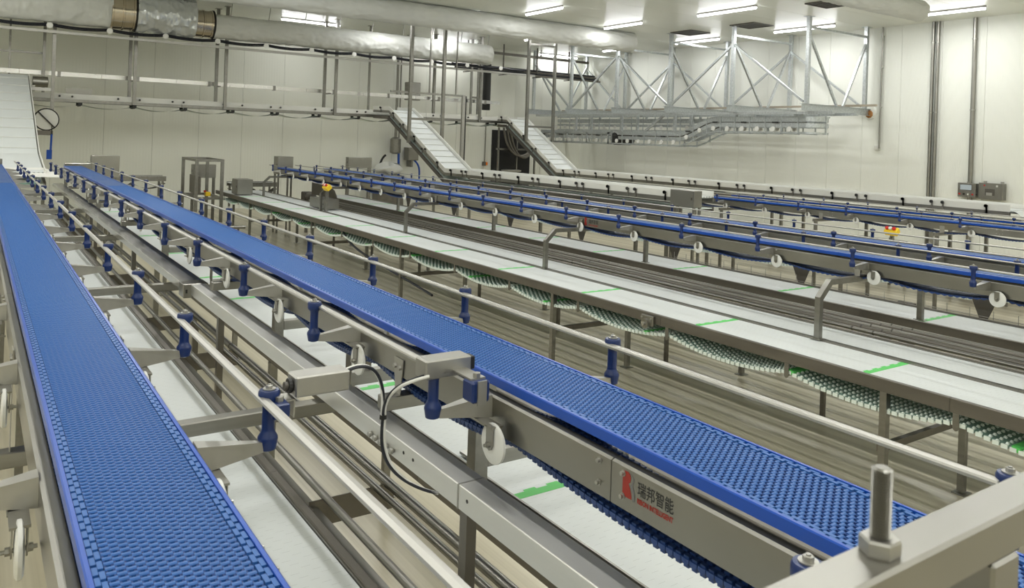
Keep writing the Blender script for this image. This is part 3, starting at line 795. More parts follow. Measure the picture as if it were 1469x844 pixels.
def collar(x0, x1, r, lb, zc):
    t = thing('duct_collar', lb, 'duct', (x0, DY, zc))
    MB().lathe([(r-.02,0),(r,.0),(r,x1-x0),(r-.02,x1-x0)], n=32, axis='x').build('sheet', 'duct_metal', t, smooth=True)
    for q in (.0, (x1-x0)/2, x1-x0): MB().lathe([(r,q-.03),(r+.02,q-.02),(r+.02,q+.02),(r,q+.03)], n=32, axis='x').build('clamp_band', 'duct_metal', t, smooth=True)
    MB().lathe([(r+.005,x1-x0+.03),(r+.03,x1-x0+.04),(r+.03,x1-x0+.07),(r+.005,x1-x0+.08)], n=32, axis='x').build('rubber_band', 'black', t)
collar(2.95, 3.48, .50, 'shiny metal duct collar left of the silver film section', DZ+.14)
collar(5.05, 5.50, .38, 'shiny metal duct collar right of the silver film section', DZ+.03)
duct('fabric_duct', 'long grey fabric duct crossing under the ceiling in the middle', 3.0, 18.0, 19.6, 5.985, .31, 'duct_fabric', .09, 260, 4)
duct('fabric_duct', 'grey fabric duct end at the top right edge', 8.0, 18.4, 10.1, 6.0, .24, 'duct_fabric', .09, 260, 5, hang=False)

# conduit with cables under the left duct and its clips
t = thing('cable_run', 'black cable bundle strung on white clips under the left fabric duct', 'cable', (0, 23.42, 5.13))
cx_ = [1.55+1.38*k for k in range(11)]
cl = MB().lathe([(.045,-.05),(.075,-.045),(.075,-.03),(.03,-.02),(.03,.04)], n=16, axis='y').data('cable_clip', 'clip_white')
for off, zz in ((0,0),(.03,.03),(-.03,.015),(0,-.03)):
    pts = []
    x = -2.5
    while x < 16.5:
        f = ((x-1.55)/1.38) % 1; pts.append((x, off, zz+.03-.20*f*(1-f))); x += .17
    MB().tube(pts, .016, 6).build('cable', 'cable_black', t)
for q in cx_: put('cable_clip', cl, t, (q, 0, .0))
t = thing('cable_trunking', 'thin white trunking below the cable bundle along the back wall', 'trunking', (0, 23.62, 4.99))
MB().box(-2.5,17,-.04,.04,-.03,.04).build('trunking', 'rail_white', t)
t = thing('black_pipes', 'black pipes and trays at the ceiling right of the left duct', 'pipe', (14.6, 25.2, 5.15))
for k in range(4):
    MB().tube([(0,.12*k,.08*k),(6.9,.12*k,.08*k+.0)], .035, 8).build('pipe', 'cable_black' if k % 2 else 'steel_dull', t)
for q in (.6, 2.2, 3.8, 5.4): MB().box(q-.03,q+.03,-.05,.5,-.05,-.02).box(q-.02,q+.02,.2,.24,-.03,1.14).build('pipe_support', 'steel_dark', t)
t = thing('black_column', 'thick black pipe standing up between the two inclines behind', 'pipe', tuple(at(697,158,y=25.6)))
MB().tube([(0,0,0),(0,0,1.75)], .16, 16).build('pipe', 'black', t, smooth=True)
t = thing('roof_beam', 'steel beam at the ceiling over the rear pipes', 'beam', (12.0, 26.0, 6.0)); MB().box(0,9.5,-.04,.04,-.06,.04).build('beam', 'steel_dull', t)
for q in (1,4,7): MB().box(q-.03,q+.03,-.02,.02,.04,.30).build('suspension_rod', 'steel', t)

# ================================================================== INCLINES
def incline(xa, xb, prof, label, knob_side=-1, flight=.0, guard=.10, thick=.10, ylow=None):
    "prof = [(y, z)...] top line of the belt, from near to far"
    t = thing('white_incline_conveyor', label, 'conveyor', (xa, prof[0][0], 0)); W_ = xb-xa; Y0 = prof[0][0]
    P = [(y-Y0, z) for y, z in prof]
    def seg(a, c, z_lo, z_hi, x0, x1, name, m):
        (ya, za), (yb, zb) = a, c
        MB().add([(x0,ya,za+z_lo),(x1,ya,za+z_lo),(x1,yb,zb+z_lo),(x0,yb,zb+z_lo),(x0,ya,za+z_hi),(x1,ya,za+z_hi),(x1,yb,zb+z_hi),(x0,yb,zb+z_hi)],
                 [(0,3,2,1),(4,5,6,7),(0,1,5,4),(1,2,6,5),(2,3,7,6),(3,0,4,7)]).build(name, m, t)
    for a, c in zip(P, P[1:]):
        steep = abs(c[1]-a[1])/max(.01,abs(c[0]-a[0])); e = sqrt(1+steep**2)
        seg(a, c, -.03*e, 0, .05, W_-.05, 'belt', 'white_belt')
        for x0, x1 in ((0,.04),(W_-.04,W_)):
            seg(a, c, -thick*e, -.02*e, x0, x1, 'side_beam', 'steel'); seg(a, c, -.02*e, guard*e, x0+.012, x1-.012, 'guard_board', 'white_plastic')
            seg(a, c, -(thick+.20)*e, -(thick+.10)*e, x0, x1, 'lower_beam', 'steel_dark' if steep > .2 else 'steel_dull')
        seg(a, c, -(thick+.14)*e, -(thick+.12)*e, .05, W_-.05, 'return_strand', 'mint_bump')
        ln = sqrt((c[0]-a[0])**2+(c[1]-a[1])**2); n = max(1, int(ln/.8))
        for k in range(n):
            f = (k+.5)/n; y = a[0]+(c[0]-a[0])*f; z = a[1]+(c[1]-a[1])*f
            for dx, dy in ((0, 0), (0, .22 if k % 2 else 0)):
                if dy == 0 and (dx, dy) != (0, 0): continue
                b = MB().lathe([(.032,-.05),(.032,-.02),(.012,-.02),(.012,.012)], c=(0,y+dy,z+guard*e*.6), n=8, axis='x'); b.build('clamp_knob', 'black', t)
                MB().box(-.012,0,y+dy-.015,y+dy+.015,z-thick*e,z+guard*e*.5).build('guard_clip', 'steel', t)
            if steep > .2 and flight: 
                MB().bar((.05,y,z+.012),(W_-.05,y,z+.012), .02,.03).build('flight', 'white_plastic', t)
    return t, P
def cleats(t, P, i, n, W_, m='white_plastic'):
    a, c = P[i], P[i+1]
    for k in range(n):
        f = (k+.5)/n; MB().bar((.06,a[0]+(c[0]-a[0])*f,a[1]+(c[1]-a[1])*f+.004),(W_-.06,a[0]+(c[0]-a[0])*f,a[1]+(c[1]-a[1])*f+.004),.05,.012).build('cleat', m, t)
f1, P1 = incline(10.95, 11.85, [(10.4,1.66),(19.4,1.66),(23.1,3.44),(24.28,3.48)], 'middle white incline with its long low run toward the grey box')
cleats(f1, P1, 1, 11, .9)
for yy in (1.2,4.4,7.6): 
    for xx in (.02,.88): MB().box(xx-.03,xx+.03,yy-.03,yy+.03,0,1.40).build('leg', 'steel', f1)
for xx in (.05,.85): MB().box(xx-.03,xx+.03,9.6,9.66,0,1.40).build('leg', 'steel', f1)
f2, P2 = incline(15.9, 16.8, [(6.9,1.62),(20.7,1.62),(23.75,3.36),(24.32,3.38)], 'right white incline with the longest low run along the right wall')
cleats(f2, P2, 1, 11, .9)
for yy in (1.5,5,8.5,12):
    for xx in (.02,.88): MB().box(xx-.03,xx+.03,yy-.03,yy+.03,0,1.36).build('leg', 'steel', f2)
MB().tube([(.45,-.12,1.44),(.45,-.05,1.30)], .05, 8).build('end_shaft', 'steel', f2)
b = MB(); b.grid(lambda i, j: (.04+.82*j, -.02-.17*sin(pi*i), 1.46+.155*cos(pi*i)), 12, 1); b.build('belt_nose', 'white_belt', f2, smooth=True)
# left incline
f0, P0 = incline(-.45, 1.2, [(17.6,1.68),(19.4,1.98),(24.2,3.86),(24.9,3.90)], 'broad white incline at the left edge rising to the back wall', guard=.04)
cleats(f0, P0, 1, 9, 1.65)
for yy in (.3, 2.5):
    for xx in (.03,1.62): MB().box(xx-.03,xx+.03,yy-.03,yy+.03,0,1.4).build('leg', 'steel', f0)
MB().box(1.05,1.48,-.85,-.06,1.50,1.53).build('transfer_belt', 'mint_belt', f0)
MB().add([(.0,-.3,1.62),(1.85,-.3,1.60),(1.85,.0,1.66),(1.62,.35,1.75),(.0,.35,1.75)], [(0,1,2,3,4)]).build('chute', 'white_plastic', f0)
b = MB(); b.lathe([(.14,0),(.14,.34),(.05,.36)], c=(1.70,6.4,3.70), n=16, axis='x'); b.box(1.62,1.75,6.2,6.6,3.45,3.6); b.build('drive_motor', 'steel_plate', f0, smooth=True)
t = thing('cable_reel', 'round white cable reel beside the left incline', 'reel', (1.55, 23.4, 2.72))
MB().lathe([(.26,-.06),(.26,.06)], n=28, axis='y').build('disc', 'white_plastic', t)
MB().lathe([(.27,-.03),(.29,-.02),(.29,.02),(.27,.03)], n=28, axis='y').build('rim', 'black', t)
MB().bar((-.2,-.08,.2),(.18,-.08,-.2),.03).build('spoke', 'black', t)
MB().box(-.31,-.24,-.05,.05,-.1,.1).build('bracket', 'steel_dull', t); MB().box(-.2,.15,-.07,.0,-.40,-.28).build('drip_tray', 'steel_dull', t)
t = thing('air_hose', 'hanging blue air gun below the cable reel', 'hose', (1.62, 23.3, 1.85))
MB().tube([(.05,0,.5),(.04,0,.1)], .025, 8).build('blue_hose', 'blue_strip', t); MB().box(-.05,.07,-.04,.04,-.14,.10).build('air_gun', 'blue_strip', t); MB().tube([(.05,0,.5),(.05,0,.75)], .012,6).build('strap', 'black', t)

# grey boxes
def box_thing(name, label, cat, x0, x1, y0, y1, z0, z1, m='steel_plate', lip=True, legs=False):
    t = thing(name, label, cat, ((x0+x1)/2, (y0+y1)/2, z0)); a, c, d = (x1-x0)/2, (y1-y0)/2, z1-z0
    MB().bevbox(-a,a,-c,c,0,d,.006).build('body', m, t)
    if lip: MB().box(-a-.006,-a,-c+.02,c-.02,.02,d-.02).build('door', m, t)
    MB().box(-a-.012,-a-.004,-c+.04,-c+.07,d*.45,d*.6).build('latch', 'steel_dark', t)
    if legs:
        for sx in (-1,1):
            for sy in (-1,1): MB().box(sx*(a-.03)-.02,sx*(a-.03)+.02,sy*(c-.03)-.02,sy*(c-.03)+.02,-z0,0).build('leg', 'steel', t)
    return t
box_thing('drive_box', 'large grey drive box at the start of the far right blue line', 'box', 10.45,10.65, 9.62,10.2, 1.53,1.83, legs=True)
box_thing('drive_box', 'grey drive box at the far end of the line on bent uprights', 'box', 6.5,6.9, 20.16,20.5, 1.52,1.98, legs=True)
box_thing('grey_box', 'grey steel box standing on the far end of the white table', 'box', 5.35,5.72, 19.6,20.1, 1.05,1.42)
box_thing('grey_box', 'low steel box on the white table behind the emergency stop', 'box', 6.0,6.32, 15.55,16.4, 1.05,1.25)
box_thing('grey_box', 'grey cabinet panel right behind the far end of the centre blue line', 'box', 1.95,2.45, 17.5,17.7, 1.58,2.02, legs=True)
box_thing('grey_box', 'flat grey plate box at the end of the centre blue line', 'box', 1.42,1.85, 16.6,16.8, 1.72,1.90, legs=True)
box_thing('grey_box', 'small grey box at the far end of the leftmost blue line', 'box', .10,.46, 16.95,17.1, 1.78,1.95, legs=True)
box_thing('grey_box', 'thin rear box with open lid behind the white table end', 'box', 4.9,5.5, 22.3,22.5, 1.3,1.66, legs=True)
box_thing('grey_box', 'grey plate box behind the second pair of blue lines', 'box', 8.6,9.3, 20.6,20.8, 1.68,1.98, legs=True)

# portal frame
t = thing('portal_frame', 'stainless cage frame at the far end of the white table', 'frame', (4.83, 20.4, 0))
for xx in (-.30,.30):
    for yy in (-.2,1.3):
        MB().box(xx-.035,xx+.035,yy-.035,yy+.035,0,1.88).build('post', 'steel', t)
for zz in (1.85, .92):
    for xx in (-.30,.30): MB().box(xx-.03,xx+.03,-.165,1.265,zz-.03,zz+.03).build('rail', 'steel', t)
    for yy in (-.2,1.3): MB().box(-.265,.265,yy-.03,yy+.03,zz-.03,zz+.03).build('rail', 'steel', t)
MB().box(-.20,-.17,-.1,1.0,1.0,1.45).build('side_plate', 'steel_dull', t)
MB().bevbox(.0,.12,.1,.3,.95,1.05,.01).build('stop_box', 'yellow', t); MB().lathe([(.03,.0),(.03,.04)], c=(.0,.2,1.05), n=10).build('stop_button', 'red', t)

# cross tables at the back
def cross_table(label, x0, x1, y, z, W_=.5):
    t = thing('cross_table', label, 'conveyor', (x0, y, z)); l = x1-x0
    for yy in (-W_/2, W_/2-.03): MB().box(0,l,yy,yy+.03,-.10,.02).build('side_beam', 'steel', t)
    MB().box(0,l,-W_/2+.03,W_/2-.03,-.02,.0).build('white_belt', 'white_belt', t)
    b = MB(); b.grid(lambda i, j: (l*i, -W_/2+.05+(W_-.1)*j, -.16-.14*4*(i*2%1)*(1-(i*2%1))), 40, 1); b.build('return_strand', 'steel_dark', t)
    for xx in (.08, l-.08):
        for yy in (-W_/2+.015, W_/2-.015): MB().box(xx-.025,xx+.025,yy-.025,yy+.025,-z,-.10).build('leg', 'steel', t)
cross_table('white cross conveyor between the centre blue line and the cage frame', 2.6, 4.1, 21.8, 1.36)
cross_table('white cross conveyor left of the second pair of blue lines', 5.75, 7.0, 21.9, 1.20)
for i, (y, z, x0, x1) in enumerate(((18.6,.62,2.3,4.2),(17.6,.50,2.4,5.0),(19.6,.85,2.2,4.1))):
    t = thing('steel_tube', ['low steel tube crossing behind the centre blue line','lowest cross tube on the pale floor by the cage frame','upper steel cross tube left of the cage frame'][i], 'pipe', (x0, y, z))
    MB().tube([(0,0,0),(x1-x0,0,0)], .035, 10).build('tube_section', 'steel', t, smooth=True)
    for q in (.15, x1-x0-.15): MB().box(q-.02,q+.02,-.02,.02,-z,-.03).build('leg', 'steel', t)

# motors / dark drive gear near table C end
for k, (x, y, z, lb) in enumerate(((7.3,20.0,.95,'dark curved drive guard at the far end of the rear white table'),(8.65,16.6,.75,'dark gear motor under the second pair of blue lines'),(8.65,13.6,.70,'second dark gear motor under the second pair of blue lines'),(8.7,8.2,.75,'gear motor showing above the rear white table on the right'))):
    t = thing('gear_motor', lb, 'motor', (x, y, z))
    MB().lathe([(.05,-.30),(.10,-.28),(.10,.05),(.06,.08),(.06,.16),(.03,.16),(.03,.24)], n=16, axis='y').build('motor', 'steel_dark', t, smooth=True)
    for q in range(6): MB().lathe([(.106,-.24+.05*q),(.112,-.235+.05*q),(.106,-.23+.05*q)], n=16, axis='y').build('cooling_fin', 'steel_dull', t)
    MB().bevbox(-.12,.12,.08,.30,-.14,.12,.02).build('gearbox', 'steel_dark', t)
    MB().box(-.03,.03,.12,.2,-z,-.12).build('stand', 'steel_dull', t)
t = thing('curved_guard', 'dark steel curved guard plate left of the yellow emergency stop', 'guard', (7.22,17.9,1.05))
MB().prism([(0,0),(1.7,0),(1.7,.30),(.5,.28),(.2,.20),(.05,.08)], -.01, .01, 'yz').build('plate', 'steel_dull', t)

def estop(loc, lb, zfoot, post=True):
    t = thing('emergency_stop_box', lb, 'switch', loc)
    b = MB().bevbox(-.06,.06,-.11,.11,-.05,.05,.012); o = b.build('yellow_box', 'yellow', t); o.rotation_euler = (.0,-.7,0)
    for dy, mm in ((-.06,'red'),(.0,'white_plastic'),(.06,'red')):
        o = MB().lathe([(.024,.0),(.024,.02),(.03,.022),(.03,.036)], c=(0,dy,.05), n=12).build('push_button', mm, t); o.rotation_euler = (0,-.7,0)
    if post:
        MB().box(-.03,.03,-.03,.03,zfoot-loc[2],-.10).build('post', 'steel', t)
        MB().bar((0,0,-.10),(.06,0,.0),.05,.05).build('post_arm', 'steel', t)
estop((5.95,15.3,1.52), 'yellow and red emergency stop box on a post on the white table', 1.045)
estop((12.6,7.25,1.32), 'yellow and red emergency stop box under the far right blue line', 1.016)

# ================================================================== STEEL TRUSSES AND OVERHEAD GALVANISED TRACK
names = ['nearest','second','third','fourth','fifth','farthest']
fr_y = [13.45+2.6*k for k in range(6)]
fr_y[5] = 26.3
ZB = 3.90
for k, yy in enumerate(fr_y):
    t = thing('truss_frame', names[k] + ' hanging steel truss frame with a wall beam', 'truss', (18.7, yy, ZB))
    L_ = XW-18.7
    b = MB(); b.box(0,L_,-.06,.06,-.012,0); b.box(0,L_,-.06,.06,-.20,-.188); b.box(0,L_,-.005,.005,-.19,-.01); b.build('wall_beam', 'galvanised', t)
    for xx in (.22, L_-.32):
        c = MB(); c.box(xx-.05,xx+.05,-.05,.05,.0,ZC-ZB-.012); c.build('column', 'galvanised', t); MB().box(xx-.12,xx+.12,-.1,.1,ZC-ZB-.012,ZC-ZB).build('top_plate', 'galvanised', t)
    MB().box(.27,L_-.37,-.03,.03,ZC-ZB-.32,ZC-ZB-.26).build('top_bar', 'galvanised', t)
    m_ = L_/2+.15
    MB().bar((.25,0,ZC-ZB-.5),(m_-.2,0,.0),.06).build('diagonal', 'galvanised', t)
    MB().bar((L_-.35,0,ZC-ZB-.5),(m_+.1,0,.0),.06).build('diagonal', 'galvanised', t)
    if k % 2 == 1:
        for q in (k-1, k+1):
            if q < 6:
                dy = fr_y[q]-yy
                for xx in (.22, L_-.32): MB().bar((xx,0.0,ZC-ZB-.55),(xx,dy*.96,.06),.06).build('long_diagonal', 'galvanised', t)
t = thing('spray_foam_patch', 'brown foam patch where the nearest truss beam meets the wall', 'patch', (XW-.04, 13.45, 3.80))
MB().lathe([(.05,-.03),(.20,-.02),(.22,.03)], n=14, axis='x').build('ring', 'wall_paint_right', t); MB().lathe([(.02,-.08),(.10,-.06),(.13,-.01)], c=(0,.0,-.05), n=9, axis='x').build('foam', 'foam', t)
t = thing('wooden_ledge', 'thin tan ledge running behind the truss beams', 'ledge', (20.9, 12.6, 3.93)); MB().box(-.04,.04,0,14.3,-.02,.04).build('ledge', 'tan_steel', t)
for q in (.9,3.5,6.1,8.7,11.3): MB().box(-.03,.03,q-.05,q+.05,-.12,-.02).build('ledge_block', 'steel_dull', t)

t = thing('galvanised_track', 'galvanised overhead chain track with curved ramp hanging under the trusses', 'conveyor', (19.6, 13.5, 3.0))
up_, lo_ = .36, -.12
prof = []
def track(dx, dz, m='galvanised', w_=.035, h=.09, name='side_rail'):
    pts = [(.15,up_)]
    pts += [(3.3,up_)]
    for i in range(9):
        f = i/8; pts.append((3.4+1.6*f, up_+(lo_-up_)*(3*f*f-2*f**3)))
    pts += [(12.6,lo_)]
    for (ya, za), (yb, zb) in zip(pts, pts[1:]):
        MB().add([(dx-w_/2,ya,za+dz-h/2),(dx+w_/2,ya,za+dz-h/2),(dx+w_/2,yb,zb+dz-h/2),(dx-w_/2,yb,zb+dz-h/2),(dx-w_/2,ya,za+dz+h/2),(dx+w_/2,ya,za+dz+h/2),(dx+w_/2,yb,zb+dz+h/2),(dx-w_/2,yb,zb+dz+h/2)],
                 [(0,3,2,1),(4,5,6,7),(0,1,5,4),(1,2,6,5),(2,3,7,6),(3,0,4,7)]).build(name, m, t)
    return pts
for dx in (-.38,.38):
    track(dx, .13, h=.15); track(dx, -.05, h=.12); track(dx, .035, h=.015, w_=.06, name='wear_rail', m='steel_dark'); pts = track(dx, -.26, h=.05, w_=.05, name='lower_tube')
for i in range(22):
    q = .4+i*.56
    zz = up_ if q < 3.4 else (lo_ if q > 5.0 else up_+(lo_-up_)*(lambda f: 3*f*f-2*f**3)((q-3.4)/1.6))
    b = MB().box(-.42,-.40,q-.02,q+.02,zz-.30,zz+.20); b.box(.40,.42,q-.02,q+.02,zz-.30,zz+.20); b.box(-.42,.42,q-.02,q+.02,zz-.30,zz-.28); b.build('track_hoop', 'galvanised', t)
    MB().lathe([(.03,-.44),(.075,-.44),(.075,-.41),(.03,-.41)], c=(0,q+.27,zz-.16), n=14, axis='x').build('track_roller', 'white_roller', t)
    if i % 2: MB().box(-.46,-.42,q+.1,q+.28,zz+.01,zz+.05).build('chain_clip', 'black', t)
MB().bar((-.0,.15,up_),(-.0,13.4,up_),.02).build('drive_chain', 'steel_dark', t) if False else None
# rounded near end
for z0, z1 in ((.06,.20),(-.11,.01),(-.29,-.24)):
    b = MB(); b.grid(lambda i, j: (-.40*cos(pi*i), .15-.36*sin(pi*i), up_+z0+(z1-z0)*j), 14, 1); b.grid(lambda i, j: (-.37*cos(pi*i), .15-.33*sin(pi*i), up_+z0+(z1-z0)*j), 14, 1); b.build('end_loop', 'galvanised', t, smooth=True)
MB().box(-.02,.02,-.23,-.19,up_-.3,up_+.22).build('loop_post', 'galvanised', t)
b = MB(); b.lathe([(.20,-.4),(.24,-.38),(.24,.38),(.20,.4)], c=(0,8.1,lo_-.07), n=20, axis='x'); b.build('drive_drum', 'black', t, smooth=True)
MB().box(-.44,-.40,8.4,12.4,lo_-.27,lo_-.22).box(-.44,-.40,8.4,12.4,lo_+.08,lo_+.14).box(-.44,-.40,8.4,8.46,lo_-.27,lo_+.14).box(-.44,-.40,9.6,9.66,lo_-.27,lo_+.14).box(-.44,-.40,10.8,10.86,lo_-.27,lo_+.14).build('drive_cage', 'galvanised', t)
for k, yy in enumerate([q-13.5 for q in fr_y[:5]]):
    yy = max(yy, .3); zz = up_ if yy < 4.2 else lo_
    for dx in (-.38,.38): MB().box(dx-.04,dx+.04,yy-.04,yy+.04,zz+.18,.70).build('drop_hanger', 'galvanised', t)
MB().bar((-.38,6.6,.05),(-.38,5.6,.66),.07).build('ramp_stay', 'galvanised', t)
t = thing('galvanised_track', 'straight galvanised track behind the ramped one, higher under the trusses', 'conveyor', (20.75, 14.3, 3.36))
for dx in (-.3,.3):
    for z0, z1 in ((.06,.20),(-.08,.0),(-.26,-.21)): MB().box(dx-.02,dx+.02,0,12.3,z0,z1).build('side_rail', 'galvanised', t)
for i in range(20):
    q = .3+i*.62
    MB().box(-.34,-.325,q-.02,q+.02,-.28,.26).box(-.34,.34,q-.02,q+.02,-.28,-.262).build('track_hoop', 'galvanised', t)
    MB().lathe([(.03,-.345),(.08,-.345),(.08,-.34),(.03,-.34)], c=(0,q+.3,-.12), n=12, axis='x').build('track_roller', 'white_roller', t)
for k, q in enumerate((1.76,4.36,6.96,9.56)): MB().box(-.34,-.28,q-.04,q+.04,.20,.34).build('drop_hanger', 'galvanised', t)
# two long beams under the truss beams
t = thing('galvanised_runner', 'long galvanised runner beams bolted below the truss beams', 'beam', (19.6, 12.4, 3.66))
for dx in (-.55,.55): MB().box(dx-.05,dx+.05,.3,13.8,-.05,.03).build('runner', 'galvanised', t)
MB().box(-.6,1.1,1.5,1.62,-.09,-.05).build('cross_plate', 'galvanised', t)

# twisted chute / curved tubes below the right incline (dark doorway)
t = thing('curved_chute', 'curved steel tube guides in front of the dark doorway behind the right incline', 'chute', (17.3, 26.3, 0))
for k in range(3):
    pts = bez([(.2+.16*k,0,3.2),(.3+.16*k,0,2.2),(.7+.16*k,-.1,1.75-.05*k),(1.4,-.1,1.75-.05*k),(1.9,0,2.7)], 20)
    MB().tube(pts, .045, 8).build('tube', 'steel_dull', t, smooth=True)
MB().lathe([(.35,0),(.40,.02),(.40,.06),(.35,.08)], c=(.5,-.2,1.35), n=20).build('ring', 'rail_white', t)
for q in (.1,1.0,1.9): MB().box(q-.03,q+.03,.15,.21,0,3.2).build('post', 'steel', t)
MB().box(.0,2,.15,.21,2.2,2.27).build('rail', 'steel', t)

# ================================================================== RIGHT WALL FITTINGS
def wall_pipe(u, v0, v1, r, lb, n=1, dz=0, box=False):
    a = at(u, v0, x=XW-.06); c = at(u, v1, x=XW-.06); top = min(a.z, ZC)
    t = thing('wall_pipe', lb, 'pipe', (XW-.06, a.y, c.z))
    MB().tube([(0,0,0),(0,0,ZC-c.z)], r, 12).build('pipe', 'steel_plate', t, smooth=True)
    for zz in (.33,.66,.92):
        q = (ZC-c.z)*zz; MB().tube([(0,0,q),(0,0,q+.03)], r*1.25, 12).build('pipe_clip', 'steel_satin', t); MB().box(0,.06,-.02,.02,q,q+.03).build('clip_foot', 'steel_satin', t)
    return t, a, c
t, a, c = wall_pipe(1267, 40, 212, .022, 'thin wall conduit ending in a small white junction box')
MB().bevbox(-.0,.05,-.02,.16,-.07,.05,.006).build('junction_box', 'white_plastic', t); MB().lathe([(.03,-.03),(.03,.0)], n=10, axis='z').build('gland', 'steel', t)
wall_pipe(1340, 28, 420, .045, 'left pipe of the tall pair on the right wall')
wall_pipe(1347, 28, 420, .045, 'right pipe of the tall pair on the right wall')
wall_pipe(1400, 22, 420, .055, 'single tall pipe passing between the two wall boxes')
a = at(1374,262,x=XW-.2); c = at(1399,284,x=XW-.2)
t = thing('control_panel', 'steel control panel with a grey screen and coloured buttons on the right wall', 'panel', (XW-.1, (a.y+c.y)/2, c.z))
h = a.z-c.z; w_ = (a.y-c.y)/2
MB().bevbox(-.1,.1,-w_,w_,0,h,.008).build('body', 'steel_plate', t)
MB().box(-.104,-.1,-w_*.55,w_*.7,h*.52,h*.88).build('screen', 'screen', t)
MB().box(-.102,-.1,-w_*.60,w_*.75,h*.48,h*.92).build('bezel', 'steel_dark', t)
for k, mm in enumerate(('red','black','white_plastic','red','black')):
    MB().lathe([(.022,-.125),(.022,-.1)], c=(0,w_*.75-.11*k,h*.22), n=10, axis='x').build('button', mm, t)
MB().box(-.04,.02,-.02,.02,h,h+.04).build('cable_gland', 'steel_satin', t)
a = at(1404,262,x=XW-.2); c = at(1438,288,x=XW-.2)
t = thing('wall_box', 'stainless wall box with a dark window opening right of the control panel', 'box', (XW-.1, (a.y+c.y)/2, c.z))
h = a.z-c.z; w_ = (a.y-c.y)/2
MB().bevbox(-.1,.1,-w_,w_,0,h,.008).build('body', 'steel_plate', t)
MB().box(-.104,-.1,-w_*.35,w_*.45,h*.25,h*.65).build('window', 'steel_dark', t); MB().box(-.108,-.104,-w_*.15,w_*.35,h*.25,h*.42).build('window_ledge', 'rail_white', t)
MB().lathe([(.02,-.115),(.02,-.1)], c=(0,w_*.5,h*.85), n=10, axis='x').build('indicator', 'red', t); MB().box(-.104,-.1,-w_*.6,-w_*.45,h*.78,h*.9).build('label_plate', 'white_plastic', t)
for q in (-w_*.8, w_*.6): MB().box(-.03,.03,q-.03,q+.03,h,h+.05).build('cable_gland', 'steel_satin', t)

# ceiling fittings
def vent(x, y, lb):
    t = thing('ceiling_vent', lb, 'vent', (x, y, ZC))
    b = MB(); b.box(-.45,.45,-.45,-.41,-.03,0); b.box(-.45,.45,.41,.45,-.03,0); b.box(-.45,-.41,-.41,.41,-.03,0); b.box(.41,.45,-.41,.41,-.03,0); b.build('frame', 'steel_dark', t)
    for k in range(7): MB().box(-.41,.41,-.37+.11*k,-.33+.11*k,-.022,-.006).build('slat', 'steel_dark', t)
    MB().box(-.41,.41,-.41,.41,-.006,0).build('backing', 'black', t)
vent(19.1,18.0,'dark square ceiling vent left of the other, above the third truss'); vent(19.15,15.6,'dark square ceiling vent above the nearest trusses')
vent(17.6,11.9,'narrow dark ceiling hatch beside the top right duct')
p = at(600,33,z=ZC); t = thing('smoke_detector', 'small white round smoke detector on the ceiling', 'detector', (p.x,p.y,ZC))
MB().lathe([(.05,-.07),(.08,-.06),(.10,-.02),(.10,0)], n=18).build('body', 'white_plastic', t, smooth=True); MB().lathe([(.02,-.078),(.02,-.07)], n=10).build('sensor_cap', 'steel_satin', t)

# back-wall equipment beside the middle incline
p = at(565,225,y=26.6)
t = thing('steel_canister', 'steel canister hanging on a pipe at the back wall', 'canister', (p.x, 26.5, 1.95))
MB().lathe([(.10,0),(.20,.05),(.20,.55),(.10,.62),(.05,.62),(.05,.8)], n=18).build('vessel', 'steel', t, smooth=True); MB().tube([(0,0,.8),(0,0,4.3)], .05, 10).build('pipe', 'steel_plate', t); MB().tube([(.13,0,.6),(.13,0,4.3)], .03, 8).build('pipe', 'steel_plate', t)
MB().box(-.03,.03,0,.4,.2,.3).build('wall_bracket', 'steel', t)
t = thing('switch_box', 'square steel switch box right of the canister', 'box', (p.x+.55, 26.7, 1.72)); MB().bevbox(0,.42,-.2,.2,0,.48,.01).build('body', 'steel', t); MB().box(.03,.39,-.205,-.2,.03,.45).build('door', 'steel_plate', t); MB().box(.18,.24,-.1,.3,-.25,0).build('stand', 'steel', t)
t = thing('blue_hoses', 'two blue hoses dangling below the switch box', 'hose', (p.x+.2, 26.62, 1.2))
MB().tube(bez([(0,0,.8),(.0,0,.4),(.05,0,.2),(.0,0,-1.2)]), .045, 8).build('left_hose', 'blue_strip', t, smooth=True); MB().tube(bez([(.6,0,.56),(1.0,0,.3),(.9,0,.1),(.8,0,-1.2)]), .035, 8).build('right_hose', 'blue_strip', t, smooth=True)
p = at(545,232,y=26.4); t = thing('black_hose', 'bent black hose standing at the back wall', 'hose', (p.x, p.y, 1.3)); MB().tube(bez([(-.1,0,-1.3),(-.1,0,-.1),(-.05,0,.3),(.1,0,.55),(.22,0,.6)]), .04, 8).build('hose', 'black', t, smooth=True)
t = thing('plastic_bag', 'crumpled white plastic bag heap by the back wall', 'bag', (p.x+.22, 26.1, 1.28)); b = MB(); b.grid(lambda i, j: (.48*cos(2*pi*j)*sin(pi*i)*(1+.18*sin(11*j+5*i)), .25*sin(2*pi*j)*sin(pi*i), .12+.20*cos(pi*i)*(1+.35*sin(7*j*2+3*i))+.03*sin(23*j+9*i)), 14, 28); b.build('bag', 'duct_fabric', t)
MB().box(-.5,.5,-.25,.25,-1.28,-.10).build('bag_stand', 'steel_dull', t)
p = at(697,235,y=26.9); t = thing('socket_box', 'small grey wall socket with an orange switch near the dark doorway', 'switch', (p.x, YW-.05, p.z)); MB().box(-.12,.0,-.05,.05,-.08,.08).build('body', 'steel_dull', t); MB().box(.0,.08,-.06,.05,-.06,.06).build('rotary_switch', 'orange', t); MB().tube([(-.03,0,.08),(-.03,0,1.9)], .02, 8).build('conduit', 'steel_plate', t)
p = at(735,118,y=YW-.1)
